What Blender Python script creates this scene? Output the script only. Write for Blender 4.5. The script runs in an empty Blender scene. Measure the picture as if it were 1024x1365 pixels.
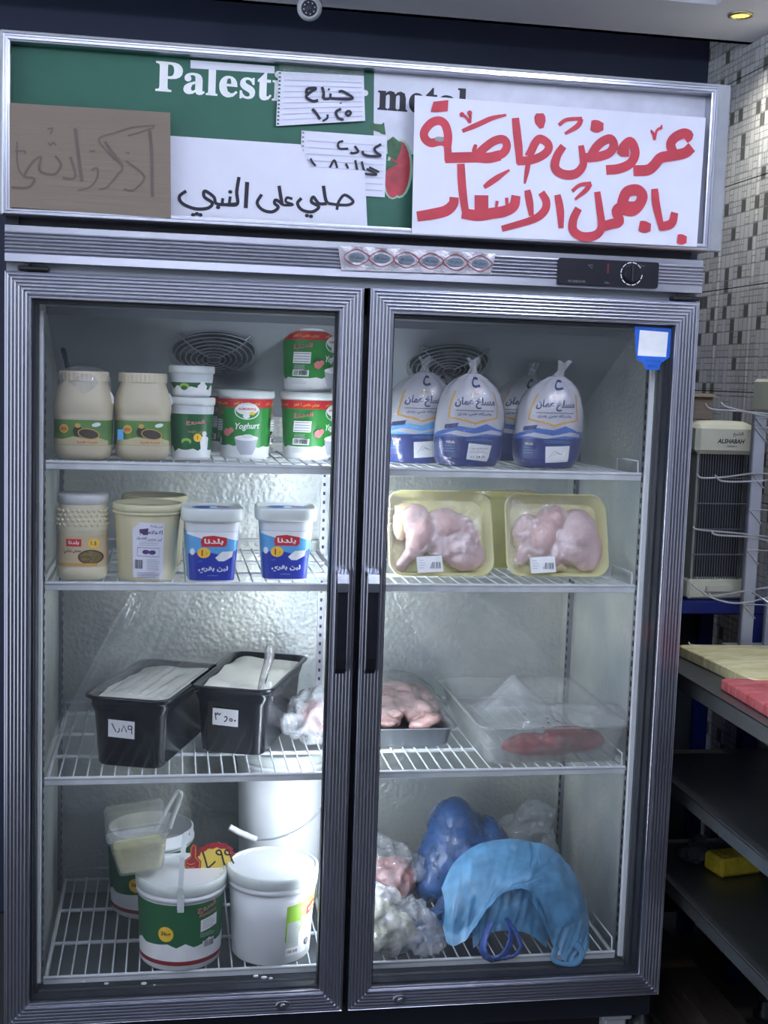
import bpy, bmesh, math, random
from mathutils import Vector, Matrix, Euler, noise
random.seed(7)
R = math.radians
C = bpy.context.scene.collection
SC = bpy.context.scene
# ------------------------------------------------------------------ camera
FPX = 1682.24
CAM = Vector((.2678, -2.1584, 1.3486))
def _basis(yaw, pitch, roll):
    f = Vector((math.sin(yaw)*math.cos(pitch), math.cos(yaw)*math.cos(pitch), math.sin(pitch)))
    r = Vector((math.cos(yaw), -math.sin(yaw), 0)); u = r.cross(f)
    return r*math.cos(roll)+u*math.sin(roll), u*math.cos(roll)-r*math.sin(roll), f
CR, CU, CF = _basis(.1706, -.107, .0335)
cd = bpy.data.cameras.new('camera'); cam = bpy.data.objects.new('camera', cd); C.objects.link(cam)
cd.sensor_fit = 'HORIZONTAL'; cd.sensor_width = 36; cd.lens = FPX/1024*36; cd.clip_start = .05; cd.clip_end = 50
cam.matrix_world = Matrix(((CR.x, CU.x, -CF.x, CAM.x), (CR.y, CU.y, -CF.y, CAM.y), (CR.z, CU.z, -CF.z, CAM.z), (0, 0, 0, 1)))
SC.camera = cam
# ------------------------------------------------------------------ world, lamps, exposure
w = bpy.data.worlds.new('world'); SC.world = w; w.use_nodes = True
w.node_tree.nodes['Background'].inputs[0].default_value = (.62, .68, .80, 1); w.node_tree.nodes['Background'].inputs[1].default_value = 1.9
def area(name, loc, rot, sx, sy, power, col=(1, 1, 1)):
    l = bpy.data.lights.new(name, 'AREA'); l.shape = 'RECTANGLE'; l.size = sx; l.size_y = sy; l.energy = power; l.color = col
    o = bpy.data.objects.new(name, l); C.objects.link(o); o.location = loc; o.rotation_euler = [R(a) for a in rot]; return o
SC.view_settings.view_transform = 'Standard'; SC.view_settings.look = 'None'
SC.view_settings.gamma = 1; SC.view_settings.use_curve_mapping = False; SC.view_settings.exposure = 0.27
SC.cycles.transparent_max_bounces = 24; SC.cycles.max_bounces = 8; SC.cycles.caustics_reflective = False; SC.cycles.caustics_refractive = False

def at(px, py, Y):   # a design-sheet point onto the plane y = Y
    d = CF + CR*((px-512)/FPX) - CU*((py-682.5)/FPX); t = (Y-CAM.y)/d.y
    return CAM + d*t
# ------------------------------------------------------------------ materials
def lin(c):
    c = c/255; return c/12.92 if c <= .04045 else ((c+.055)/1.055)**2.4
def rgb(r, g, b): return (lin(r), lin(g), lin(b), 1)
MC = {}
def pm(name, col, rough=.5, metal=0, var=.08, scale=30, bump=0, bscale=60, emit=0, spec=.5, trans=0, sss=0, coat=0, aniso=None):
    if name in MC: return MC[name]
    m = bpy.data.materials.new(name); m.use_nodes = True; nt = m.node_tree; b = nt.nodes['Principled BSDF']
    tc = nt.nodes.new('ShaderNodeTexCoord'); n = nt.nodes.new('ShaderNodeTexNoise'); n.inputs['Scale'].default_value = scale; n.inputs['Detail'].default_value = 4
    src = tc.outputs['Object']
    if aniso:
        mp = nt.nodes.new('ShaderNodeMapping'); mp.inputs['Scale'].default_value = aniso; nt.links.new(src, mp.inputs[0]); src = mp.outputs[0]
    nt.links.new(src, n.inputs['Vector'])
    cr = nt.nodes.new('ShaderNodeValToRGB')
    c = rgb(*col)
    cr.color_ramp.elements[0].position = .3; cr.color_ramp.elements[1].position = .7
    cr.color_ramp.elements[0].color = [x*(1-var) for x in c[:3]]+[1]; cr.color_ramp.elements[1].color = [min(1, x*(1+var)) for x in c[:3]]+[1]
    nt.links.new(n.outputs['Fac'], cr.inputs[0]); nt.links.new(cr.outputs[0], b.inputs['Base Color'])
    b.inputs['Roughness'].default_value = rough; b.inputs['Metallic'].default_value = metal
    b.inputs['Specular IOR Level'].default_value = spec
    if coat: b.inputs['Coat Weight'].default_value = coat; b.inputs['Coat Roughness'].default_value = .08
    if sss:
        b.inputs['Subsurface Weight'].default_value = sss; b.inputs['Subsurface Radius'].default_value = (.02, .012, .008); b.inputs['Subsurface Scale'].default_value = .5
    if trans: b.inputs['Transmission Weight'].default_value = trans
    if emit:
        b.inputs['Emission Color'].default_value = c; b.inputs['Emission Strength'].default_value = emit
    if bump:
        n2 = nt.nodes.new('ShaderNodeTexNoise'); n2.inputs['Scale'].default_value = bscale; n2.inputs['Detail'].default_value = 3
        nt.links.new(src, n2.inputs['Vector'])
        bp = nt.nodes.new('ShaderNodeBump'); bp.inputs['Strength'].default_value = bump; bp.inputs['Distance'].default_value = .01
        nt.links.new(n2.outputs['Fac'], bp.inputs['Height']); nt.links.new(bp.outputs[0], b.inputs['Normal'])
    MC[name] = m; return m
def film(name, col, alpha, rough=.15, ior=1.45, bump=.3, bscale=30, streak=None, body='Principled'):
    """thin clear plastic or glass: transparent sheet with fresnel reflection and a little haze of its own"""
    if name in MC: return MC[name]
    m = bpy.data.materials.new(name); m.use_nodes = True; nt = m.node_tree; N = nt.nodes; L = nt.links
    b = N['Principled BSDF']; out = N['Material Output']
    b.inputs['Base Color'].default_value = rgb(*col); b.inputs['Roughness'].default_value = .6
    tr = N.new('ShaderNodeBsdfTransparent'); gl = N.new('ShaderNodeBsdfGlossy'); gl.inputs['Roughness'].default_value = rough
    fr = N.new('ShaderNodeFresnel'); ge = N.new('ShaderNodeNewGeometry'); mi = N.new('ShaderNodeMapRange'); mi.inputs[3].default_value = ior; mi.inputs[4].default_value = 1/ior; L.new(ge.outputs['Backfacing'], mi.inputs[0]); L.new(mi.outputs[0], fr.inputs['IOR'])
    mx = N.new('ShaderNodeMixShader'); mx2 = N.new('ShaderNodeMixShader')
    L.new(tr.outputs[0], mx.inputs[1]); L.new(b.outputs[0], mx.inputs[2])
    L.new(fr.outputs[0], mx2.inputs[0]); L.new(mx.outputs[0], mx2.inputs[1]); L.new(gl.outputs[0], mx2.inputs[2]); L.new(mx2.outputs[0], out.inputs[0])
    tc = N.new('ShaderNodeTexCoord')
    n = N.new('ShaderNodeTexNoise'); n.inputs['Scale'].default_value = bscale; n.inputs['Detail'].default_value = 4
    L.new(tc.outputs['Object'], n.inputs['Vector'])
    mr = N.new('ShaderNodeMapRange'); mr.inputs[1].default_value = .3; mr.inputs[2].default_value = .75; mr.inputs[3].default_value = alpha*.55; mr.inputs[4].default_value = min(1, alpha*1.45)
    L.new(n.outputs['Fac'], mr.inputs[0]); L.new(mr.outputs[0], mx.inputs[0])
    if bump:
        bp = N.new('ShaderNodeBump'); bp.inputs['Strength'].default_value = bump; bp.inputs['Distance'].default_value = .01
        L.new(n.outputs['Fac'], bp.inputs['Height']); L.new(bp.outputs[0], gl.inputs['Normal']); L.new(bp.outputs[0], b.inputs['Normal'])
    MC[name] = m; return m
ALU = pm('brushed_aluminium', (190, 192, 202), .28, 1, .02, 30)
ALUD = pm('aluminium_grey', (150, 152, 160), .38, 1, .06, 40)
DARK = pm('black_plastic', (20, 22, 30), .45, 0, .1)
GASK = pm('dark_gasket', (26, 30, 40), .5, 0, .1)
WHITE = pm('white_plastic', (226, 230, 232), .35, 0, .03, sss=0)
WWIRE = pm('white_coated_wire', (205, 210, 212), .35, 0, .1)
PAPER = pm('white_paper', (222, 224, 236), .7, 0, .03, 14)
STEEL = pm('stainless_steel', (120, 124, 128), .33, 1, .12, 12, aniso=(1, 8, 1))
GREYS = pm('grey_sheet_metal', (150, 156, 162), .5, .3, .08, 5)
INK = pm('black_ink', (22, 24, 38), .6); RED = pm('red_paint', (186, 52, 66), .6, 0, .14, 26)
GREEN = pm('sign_green', (28, 92, 72), .5, 0, .05)
LG = pm('label_green', (36, 140, 50), .4, 0, .08); LDG = pm('label_dark_green', (18, 92, 44), .4)
LRED = pm('label_red', (200, 34, 40), .4); LYEL = pm('label_yellow', (246, 200, 50), .45); LWH = pm('label_white', (236, 238, 238), .45)
LBLUE = pm('label_royal_blue', (30, 52, 160), .4); LSKY = pm('label_sky_blue', (90, 165, 220), .4); LNAVY = pm('label_navy', (28, 44, 100), .45)
LGREY = pm('label_grey', (130, 136, 140), .5); LORG = pm('label_ochre', (206, 160, 70), .5); LPINK = pm('label_pink', (226, 130, 130), .5)
LBRN = pm('label_brown', (86, 62, 46), .5); LLIME = pm('label_lime', (150, 200, 60), .45)
GLASS = film('door_glass', (200, 210, 215), .015, .02, 1.45, 0)
CLEAR = film('clear_film', (235, 240, 245), .16, .12, 1.7, .8, 24)
CLEARW = film('cloudy_film', (235, 240, 245), .30, .2, 1.5, .8, 26)
PPCLEAR = film('translucent_polypropylene', (222, 226, 222), .22, .25, 1.45, .1, 12)

# ------------------------------------------------------------------ mesh builder
class MB:
    def __init__(s): s.v = []; s.f = []; s.m = []; s.sm = []; s.T = None
    def add(s, vs, fs, mi=0, sm=False):
        o = len(s.v)
        if s.T is not None: vs = [s.T @ Vector(p) for p in vs]
        s.v += [tuple(p) for p in vs]
        for f in fs: s.f.append(tuple(i+o for i in f)); s.m.append(mi); s.sm.append(sm)
        return s
    def box(s, x0, x1, y0, y1, z0, z1, mi=0, b=0):
        if b:
            b = min(b, abs(x1-x0)*.45, abs(y1-y0)*.45, abs(z1-z0)*.45)
            vs = []; idx = {}
            for i, (X, sx) in enumerate(((x0, 1), (x1, -1))):
                for j, (Y, sy) in enumerate(((y0, 1), (y1, -1))):
                    for k, (Z, sz) in enumerate(((z0, 1), (z1, -1))):
                        idx[i, j, k, 0] = len(vs); vs.append((X, Y+sy*b, Z+sz*b))
                        idx[i, j, k, 1] = len(vs); vs.append((X+sx*b, Y, Z+sz*b))
                        idx[i, j, k, 2] = len(vs); vs.append((X+sx*b, Y+sy*b, Z))
            fs = []
            for i in (0, 1):
                fs.append([idx[i, j, k, 0] for j, k in ((0, 0), (0, 1), (1, 1), (1, 0))][::(1 if i == 0 else -1)])
                fs.append([idx[j, i, k, 1] for j, k in ((0, 0), (1, 0), (1, 1), (0, 1))][::(1 if i == 0 else -1)])
                fs.append([idx[j, k, i, 2] for j, k in ((0, 0), (0, 1), (1, 1), (1, 0))][::(1 if i == 0 else -1)])
            for a in (0, 1):
                for c in (0, 1):
                    fs.append([idx[a, c, 0, 0], idx[a, c, 1, 0], idx[a, c, 1, 1], idx[a, c, 0, 1]])
                    fs.append([idx[a, 0, c, 0], idx[a, 1, c, 0], idx[a, 1, c, 2], idx[a, 0, c, 2]])
                    fs.append([idx[0, a, c, 1], idx[1, a, c, 1], idx[1, a, c, 2], idx[0, a, c, 2]])
                    for e in (0, 1): fs.append([idx[a, c, e, 0], idx[a, c, e, 1], idx[a, c, e, 2]])
            return s.add(vs, fs, mi)
        vs = [(x, y, z) for x in (x0, x1) for y in (y0, y1) for z in (z0, z1)]
        return s.add(vs, [(0, 1, 3, 2), (4, 6, 7, 5), (0, 4, 5, 1), (2, 3, 7, 6), (0, 2, 6, 4), (1, 5, 7, 3)], mi)
    def quad(s, a, b, c, d, mi=0): return s.add([a, b, c, d], [(0, 1, 2, 3)], mi)
    def loft(s, rings, mi=0, sm=True, cap0=True, cap1=True, close=True):
        n = len(rings[0]); vs = [p for r in rings for p in r]; fs = []
        for i in range(len(rings)-1):
            for j in range(n if close else n-1):
                k = (j+1) % n; fs.append((i*n+j, i*n+k, (i+1)*n+k, (i+1)*n+j))
        s.add(vs, fs, mi, sm)
        if cap0: s.add(rings[0], [tuple(range(n))[::-1]], mi)
        if cap1: s.add(rings[-1], [tuple(range(n))], mi)
        return s
    def tube(s, pts, r, n=8, mi=0, cap=True, rs=None, flat=1):
        pts = [Vector(p) for p in pts]; rings = []; up = None
        for i, p in enumerate(pts):
            t = (pts[min(i+1, len(pts)-1)]-pts[max(i-1, 0)]); t = t.normalized() if t.length > 1e-9 else Vector((0, 0, 1))
            if up is None: up = Vector((0, 0, 1)) if abs(t.z) < .9 else Vector((0, 1, 0))
            a = t.cross(up)
            if a.length < 1e-4: a = t.cross(Vector((1, 0, 0)))
            a.normalize(); b = a.cross(t).normalized(); up = b
            rr = rs[i] if rs else r
            rings.append([p+a*math.cos(2*math.pi*k/n)*rr+b*math.sin(2*math.pi*k/n)*rr*flat for k in range(n)])
        return s.loft(rings, mi, True, cap, cap)
    def lathe(s, prof, n=40, e=2, c=(0, 0), d=1, mi=0, cap0=True, cap1=True, sm=True):
        return s.loft([[sup(2*math.pi*k/n, r, e, d, c)+(z,) for k in range(n)] for r, z in prof], mi, sm, cap0, cap1)
    def grid(s, fn, nu, nv, mi=0, sm=True):
        vs = [fn(i/nu, j/nv) for j in range(nv+1) for i in range(nu+1)]
        return s.add(vs, [(j*(nu+1)+i, j*(nu+1)+i+1, (j+1)*(nu+1)+i+1, (j+1)*(nu+1)+i) for j in range(nv) for i in range(nu)], mi, sm)
    def prism(s, poly, y0, y1, mi=0):   # polygon in xz, extruded along y
        n = len(poly); vs = [(x, y0, z) for x, z in poly]+[(x, y1, z) for x, z in poly]
        return s.add(vs, [tuple(range(n)), tuple(range(n, 2*n))[::-1]]+[(i, (i+1) % n, (i+1) % n+n, i+n) for i in range(n)], mi)
def sup(a, r, e=2, d=1, c=(0, 0)):
    if e == 2: return (c[0]+r*math.sin(a), c[1]-r*d*math.cos(a))
    ca, sa = math.cos(a), math.sin(a); k = (abs(ca)**e+abs(sa)**e)**(-1/e)
    return (c[0]+r*k*sa, c[1]-r*d*k*ca)
WM = {}
def build(name, mb, mats, parent=None, world=False, sm_angle=None):
    me = bpy.data.meshes.new(name)
    vs = mb.v
    if world and parent is not None:
        I = WM[parent].inverted(); vs = [tuple(I @ Vector(p)) for p in vs]
    me.from_pydata(vs, [], mb.f)
    for m in (mats if isinstance(mats, (list, tuple)) else [mats]): me.materials.append(m)
    me.polygons.foreach_set('material_index', mb.m); me.polygons.foreach_set('use_smooth', mb.sm); me.update()
    bm = bmesh.new(); bm.from_mesh(me); bmesh.ops.recalc_face_normals(bm, faces=bm.faces[:]); bm.to_mesh(me); bm.free()
    o = bpy.data.objects.new(name, me); C.objects.link(o)
    if parent is not None: o.parent = parent; WM[o] = WM[parent]
    else: WM[o] = Matrix.Identity(4)
    return o
def thing(name, label, cat, loc=(0, 0, 0), rot=(0, 0, 0), group=None):
    o = bpy.data.objects.new(name, None); o.empty_display_size = .05; C.objects.link(o)
    o.location = loc; o.rotation_euler = rot; WM[o] = Matrix.Translation(Vector(loc)) @ Euler(rot).to_matrix().to_4x4()
    o['label'] = label; o['category'] = cat
    if group: o['group'] = group
    return o
def tag(o, label, cat, group=None):
    o['label'] = label; o['category'] = cat
    if group: o['group'] = group
    return o
def struct(name, mb, mats, parent=None):
    o = build(name, mb, mats, parent)
    o['kind'] = 'structure'; return o
def dup(root, loc, rot, label, group=None):
    r = root.copy(); C.objects.link(r); r.location = loc; r.rotation_euler = rot; r['label'] = label
    if group: r['group'] = group
    WM[r] = Matrix.Translation(Vector(loc)) @ Euler(rot).to_matrix().to_4x4()
    for ch in list(root.children):
        c = ch.copy(); C.objects.link(c); c.parent = r
        for g in ch.children:
            d = g.copy(); C.objects.link(d); d.parent = c
    return r
# ------------------------------------------------------------------ writing and flat print
AR = {}
for i, (ch, code, two) in enumerate([('ا', 0xFE8D, 1), ('ب', 0xFE8F, 0), ('ة', 0xFE93, 1), ('ت', 0xFE95, 0), ('ث', 0xFE99, 0), ('ج', 0xFE9D, 0), ('ح', 0xFEA1, 0), ('خ', 0xFEA5, 0), ('د', 0xFEA9, 1), ('ذ', 0xFEAB, 1), ('ر', 0xFEAD, 1), ('ز', 0xFEAF, 1), ('س', 0xFEB1, 0), ('ش', 0xFEB5, 0), ('ص', 0xFEB9, 0), ('ض', 0xFEBD, 0), ('ط', 0xFEC1, 0), ('ظ', 0xFEC5, 0), ('ع', 0xFEC9, 0), ('غ', 0xFECD, 0), ('ف', 0xFED1, 0), ('ق', 0xFED5, 0), ('ك', 0xFED9, 0), ('ل', 0xFEDD, 0), ('م', 0xFEE1, 0), ('ن', 0xFEE5, 0), ('ه', 0xFEE9, 0), ('و', 0xFEED, 1), ('ى', 0xFEEF, 1), ('ي', 0xFEF1, 0)]): AR[ch] = (code, two)
def shape(t):
    t = t.replace('لا', '\u0001'); out = []
    def joins(c): return c in AR or c == '\u0001'
    for i, ch in enumerate(t):
        prev = i > 0 and t[i-1] in AR and not AR[t[i-1]][1]
        nxt = i+1 < len(t) and joins(t[i+1])
        if ch == '\u0001': out.append(chr(0xFEFC if prev else 0xFEFB)); continue
        if ch not in AR: out.append(ch); continue
        code, two = AR[ch]
        if two: out.append(chr(code+(1 if prev else 0)))
        else: out.append(chr(code+(3 if prev and nxt else 1 if prev else 2 if nxt else 0)))
    if any(joins(c) for c in t): out = out[::-1]
    return ''.join(out)
TC = {}
def text2d(t, bold=0, shear=0):
    k = (t, bold, shear)
    if k in TC: return TC[k]
    c = bpy.data.curves.new('t', 'FONT'); c.body = shape(t); c.resolution_u = 2; c.offset = bold; c.shear = shear
    o = bpy.data.objects.new('t', c); C.objects.link(o); bpy.context.view_layer.update()
    me = o.to_mesh(); vs = [(v.co.x, v.co.y) for v in me.vertices]; fs = [tuple(p.vertices) for p in me.polygons]; o.to_mesh_clear()
    bpy.data.objects.remove(o); bpy.data.curves.remove(c)
    xs = [p[0] for p in vs]; ys = [p[1] for p in vs]; cx = (min(xs)+max(xs))/2; cy = (min(ys)+max(ys))/2
    TC[k] = ([(x-cx, y-cy) for x, y in vs], fs, max(xs)-min(xs), max(ys)-min(ys)); return TC[k]
def smooth(pts, k=5):
    if len(pts) < 3: return [Vector(p) for p in pts]
    P = [Vector(p) for p in pts]; P = [P[0]*2-P[1]]+P+[P[-1]*2-P[-2]]; out = []
    for i in range(1, len(P)-2):
        a, b, c, d = P[i-1:i+3]
        for j in range(k):
            t = j/k; out.append(.5*((2*b)+(c-a)*t+(2*a-5*b+4*c-d)*t*t+(3*b-a-3*c+d)*t**3))
    out.append(P[-2]); return out
def stroke2d(pts, wd, taper=0, smoothit=True):
    P = smooth([(p[0], p[1]) for p in pts]) if smoothit else [Vector(p) for p in pts]; n = len(P); vs = []; fs = []
    for i, p in enumerate(P):
        t = P[min(i+1, n-1)]-P[max(i-1, 0)]; t = t.normalized() if t.length > 0 else Vector((1, 0)); nn = Vector((-t.y, t.x))
        u = i/(n-1); h = wd/2*(1-taper*max(0, abs(u-.4)*1.7-.3))
        vs += [tuple(p+nn*h), tuple(p-nn*h)]
        if i: fs.append((2*i-2, 2*i-1, 2*i+1, 2*i))
    return vs, fs
def ell2d(cx, cy, rx, ry, n=24, rings=1, a=0):
    vs = [(cx, cy)]; fs = []
    for r in range(1, rings+1):
        for k in range(n):
            x = rx*r/rings*math.cos(2*math.pi*k/n); y = ry*r/rings*math.sin(2*math.pi*k/n)
            vs.append((cx+x*math.cos(a)-y*math.sin(a), cy+x*math.sin(a)+y*math.cos(a)))
    for k in range(n): fs.append((0, 1+k, 1+(k+1) % n))
    for r in range(1, rings):
        for k in range(n): fs.append((1+(r-1)*n+k, 1+r*n+k, 1+r*n+(k+1) % n, 1+(r-1)*n+(k+1) % n))
    return vs, fs
class Print:
    """flat print: 2-D shapes laid on a surface through a mapping (u, v, lift) -> point"""
    def __init__(s, mp, L=None, lift=.0004): s.mp = mp; s.L = L; s.lift = lift; s.mb = MB(); s.mats = []; s.k = 0
    def put(s, vf, mat, lay=None, inc=False):
        vs, fs = vf[0], vf[1]
        if mat not in s.mats: s.mats.append(mat)
        if s.L:
            bm = bmesh.new(); bv = [bm.verts.new((x, y, 0)) for x, y in vs]
            for f in fs:
                try: bm.faces.new([bv[i] for i in f])
                except ValueError: pass
            for _ in range(6):
                ed = [e for e in bm.edges if e.calc_length() > s.L]
                if not ed: break
                bmesh.ops.subdivide_edges(bm, edges=ed, cuts=1); bmesh.ops.triangulate(bm, faces=[f for f in bm.faces if len(f.verts) > 4])
            bm.verts.index_update(); vs = [(v.co.x, v.co.y) for v in bm.verts]; fs = [tuple(v.index for v in f.verts) for f in bm.faces]; bm.free()
        s.k += 1; lay = s.k if lay is None else lay
        s.mb.add([s.mp(x, y, s.lift*(1+.10*lay)+(i*3e-6 if inc else 0)) for i, (x, y) in enumerate(vs)], fs, s.mats.index(mat), False); return s
    def rect(s, x, y, wd, h, mat, a=0, n=1):
        c, q = math.cos(a), math.sin(a)
        return s.put(([(x+u*c-v*q, y+u*q+v*c) for u, v in ((-wd/2, -h/2), (wd/2, -h/2), (wd/2, h/2), (-wd/2, h/2))], [(0, 1, 2, 3)]), mat)
    def ell(s, x, y, rx, ry, mat, a=0): return s.put(ell2d(x, y, rx, ry, 20, 2 if s.L else 1, a), mat)
    def poly(s, pts, mat): return s.put((pts, [tuple(range(len(pts)))]), mat)
    def stroke(s, pts, wd, mat, taper=0, sm=True): return s.put(stroke2d(pts, wd, taper, sm), mat, None, not s.L)
    def text(s, t, x, y, h, mat, bold=0, wmax=None, a=0, shear=0):
        vs, fs, W, H = text2d(t, bold, shear); k = h/H
        kx = k if not wmax else wmax/W
        c, q = math.cos(a), math.sin(a)
        return s.put(([(x+u*kx*c-v*k*q, y+u*kx*q+v*k*c) for u, v in vs], fs), mat)
    def lines(s, x, y, wd, h, n, mat, th=.0006, seed=1):
        rr = random.Random(seed)
        for i in range(n):
            f = rr.uniform(.7, 1); s.rect(x-(1-f)*wd/2, y+h/2-h*i/max(1, n-1), wd*f, th, mat)
        return s
    def bars(s, x, y, wd, h, n, mat, seed=3):
        rr = random.Random(seed)
        for i in range(n): s.rect(x-wd/2+wd*(i+.5)/n, y, wd/n*rr.uniform(.25, .75), h, mat)
        return s
    def done(s, name, parent=None, world=False): return build(name, s.mb, s.mats, parent, world)
class Body:
    """container body: profile radius over height, super-ellipse section"""
    def __init__(s, prof, e=2, d=1): s.p = prof; s.e = e; s.d = d
    def r(s, z):
        P = s.p
        for (r0, z0), (r1, z1) in zip(P, P[1:]):
            if z0 <= z <= z1 and z1 > z0: return r0+(r1-r0)*(z-z0)/(z1-z0)
        return P[-1][0] if z > P[-1][1] else P[0][0]
    def mp(s, a0=0, z0=0):
        def f(u, v, off):
            z = z0+v; r = s.r(z)+off
            if s.e == 2:
                a = u/s.r(z)+a0; return (r*math.sin(a), -r*s.d*math.cos(a), z)
            k = max(0, 1-abs(u/r)**s.e)**(1/s.e); return (u, -r*s.d*k, z)
        return f
def blob(elems, voxel=.004, disp=None, smoothn=4, sub=3):
    bm = bmesh.new()
    for c, rad, rot in elems:
        M = Matrix.Translation(Vector(c)) @ Euler([R(a) for a in rot]).to_matrix().to_4x4() @ Matrix.Diagonal((*rad, 1))
        bmesh.ops.create_icosphere(bm, subdivisions=sub, radius=1, matrix=M)
    me = bpy.data.meshes.new('b'); bm.to_mesh(me); bm.free()
    o = bpy.data.objects.new('b', me); C.objects.link(o)
    m = o.modifiers.new('r', 'REMESH'); m.mode = 'VOXEL'; m.voxel_size = voxel
    if smoothn: q = o.modifiers.new('s', 'SMOOTH'); q.iterations = smoothn
    dg = bpy.context.evaluated_depsgraph_get(); ev = o.evaluated_get(dg); em = ev.to_mesh()
    vs = [v.co.copy() for v in em.vertices]; ns = [v.normal.copy() for v in em.vertices]; fs = [tuple(p.vertices) for p in em.polygons]
    ev.to_mesh_clear(); bpy.data.objects.remove(o); bpy.data.meshes.remove(me)
    if disp: vs = [v+n*disp(v) for v, n in zip(vs, ns)]
    return MB().add(vs, fs, 0, True)
def ridge(p, s, seed=0): return 1-abs(noise.noise(Vector(p)*s+Vector((seed, seed*2, 0))))*2
def crumple(s1, a1, s2=None, a2=0, seed=0):
    return lambda p: a1*(ridge(p, s1, seed)-.5)+(a2*(ridge(p, s2, seed+5)-.5) if s2 else 0)
#--SETTING--
# ------------------------------------------------------------------ the setting
XW, YB, ZC = 1.6, .95, 2.15
WALLD = pm('dark_blue_paint', (44, 52, 76), .6, 0, .1, 3); DKW = pm('pale_shop_wall', (170, 172, 178), .7, 0, .1, 3)
CEIL = pm('ceiling_plaster', (222, 224, 234), .7, 0, .04, 3); FLOORM = pm('dark_floor_tile', (82, 82, 84), .45, 0, .2, 14, bump=.1)
GROUT = pm('grey_grout', (60, 60, 62), .8)
struct('wall_back', MB().box(-1.6, XW+.06, YB, YB+.05, 0, 2.6), WALLD)
# ceiling with a raised recess
c = MB(); c.box(-1.6, XW, .45, .72, ZC, ZC+.08); c.box(1.39, XW, -3.7, .45, ZC, ZC+.08); c.box(-1.6, -1.2, -3.7, .45, ZC, ZC+.08); c.box(-1.2, 1.39, -3.7, -3.3, ZC, ZC+.08)
c.box(-1.2, 1.39, -3.3, .45, ZC+.06, ZC+.09); c.box(-1.6, XW, .72, .95, ZC+.25, ZC+.3); c.box(-1.6, XW, .70, .72, ZC, ZC+.3)
for i, (a, b) in enumerate(((.0, .02), (.02, .04))):   # stepped moulding
    c.box(-1.2, 1.39-a, .45-b, .45-a, ZC+.015+i*.02, ZC+.06); c.box(1.39-b, 1.39-a, -3.3, .45-b, ZC+.015+i*.02, ZC+.06)
struct('ceiling', c, CEIL)
# floor: slab and tiles
fl = struct('floor', MB().box(-1.65, XW+.06, -3.75, YB+.05, -.06, -.004), GROUT)
T = .3
me0 = None
for i in range(3, 6):
    for j in range(-5, 4):
        if me0 is None:
            o = build('floor_tile', MB().box(.002, T-.002, .002, T-.002, -.006, 0, b=.001), FLOORM, fl); me0 = o.data
        else: o = bpy.data.objects.new('floor_tile', me0); C.objects.link(o); o.parent = fl
        o.location = (i*T-.2, j*T-.05, 0)
        if i*T-.2+T > XW: o.scale.x = (XW-(i*T-.2))/T
# tiled right wall: large tiles with a printed mosaic
def tile_mat():
    m = bpy.data.materials.new('mosaic_print_tile'); m.use_nodes = True; nt = m.node_tree; N = nt.nodes; L = nt.links; b = N['Principled BSDF']
    g = N.new('ShaderNodeNewGeometry'); sx = N.new('ShaderNodeSeparateXYZ'); L.new(g.outputs['Position'], sx.inputs[0]); cb = N.new('ShaderNodeCombineXYZ')
    L.new(sx.outputs['Y'], cb.inputs[0]); L.new(sx.outputs['Z'], cb.inputs[1])
    def brick(wd, h, off, freq, sq):
        k = N.new('ShaderNodeTexBrick'); L.new(cb.outputs[0], k.inputs['Vector']); k.inputs['Scale'].default_value = 1
        k.inputs['Brick Width'].default_value = wd; k.inputs['Row Height'].default_value = h; k.inputs['Mortar Size'].default_value = .0011; k.inputs['Mortar Smooth'].default_value = .2
        k.offset = off; k.offset_frequency = freq; k.squash = sq; k.squash_frequency = 2
        k.inputs['Color1'].default_value = (0, 0, 0, 1); k.inputs['Color2'].default_value = (1, 1, 1, 1); k.inputs['Mortar'].default_value = (.5, .5, .5, 1); return k
    b1 = brick(.0232, .0309, .5, 1, 1); b2 = brick(.0464, .01547, .5, 2, .7)
    n = N.new('ShaderNodeTexWhiteNoise'); L.new(b1.outputs['Color'], n.inputs['Vector'])
    cr = N.new('ShaderNodeValToRGB'); cr.color_ramp.interpolation = 'CONSTANT'; e = cr.color_ramp.elements
    e[0].position = 0; e[0].color = rgb(112, 112, 108); e[1].position = .10; e[1].color = rgb(226, 228, 228)
    x = e.new(.5); x.color = rgb(214, 216, 216); x = e.new(.75); x.color = rgb(230, 231, 228)
    L.new(b1.outputs['Color'], cr.inputs[0])
    mxm = N.new('ShaderNodeMath'); mxm.operation = 'MAXIMUM'
    gt = N.new('ShaderNodeMath'); gt.operation = 'GREATER_THAN'; gt.inputs[1].default_value = .45; L.new(b1.outputs['Color'], gt.inputs[0])
    mu = N.new('ShaderNodeMath'); mu.operation = 'MULTIPLY'; L.new(gt.outputs[0], mu.inputs[0]); L.new(b2.outputs['Fac'], mu.inputs[1])
    L.new(b1.outputs['Fac'], mxm.inputs[0]); L.new(mu.outputs[0], mxm.inputs[1])
    mix = N.new('ShaderNodeMixRGB'); mix.inputs[2].default_value = rgb(158, 160, 160); L.new(mxm.outputs[0], mix.inputs[0]); L.new(cr.outputs[0], mix.inputs[1])
    L.new(mix.outputs[0], b.inputs['Base Color']); b.inputs['Roughness'].default_value = .3; return m
TM = tile_mat()
struct('wall_front', MB().box(-1.6, XW+.06, -3.75, -3.7, 0, 2.6), pm('front_shop_wall', (126, 128, 136), .7))
wr = struct('wall_right', MB().box(XW, XW+.06, -3.7, YB, 0, 2.6), GROUT)
me0 = None; TY, TZ = .1855, .2475
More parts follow.
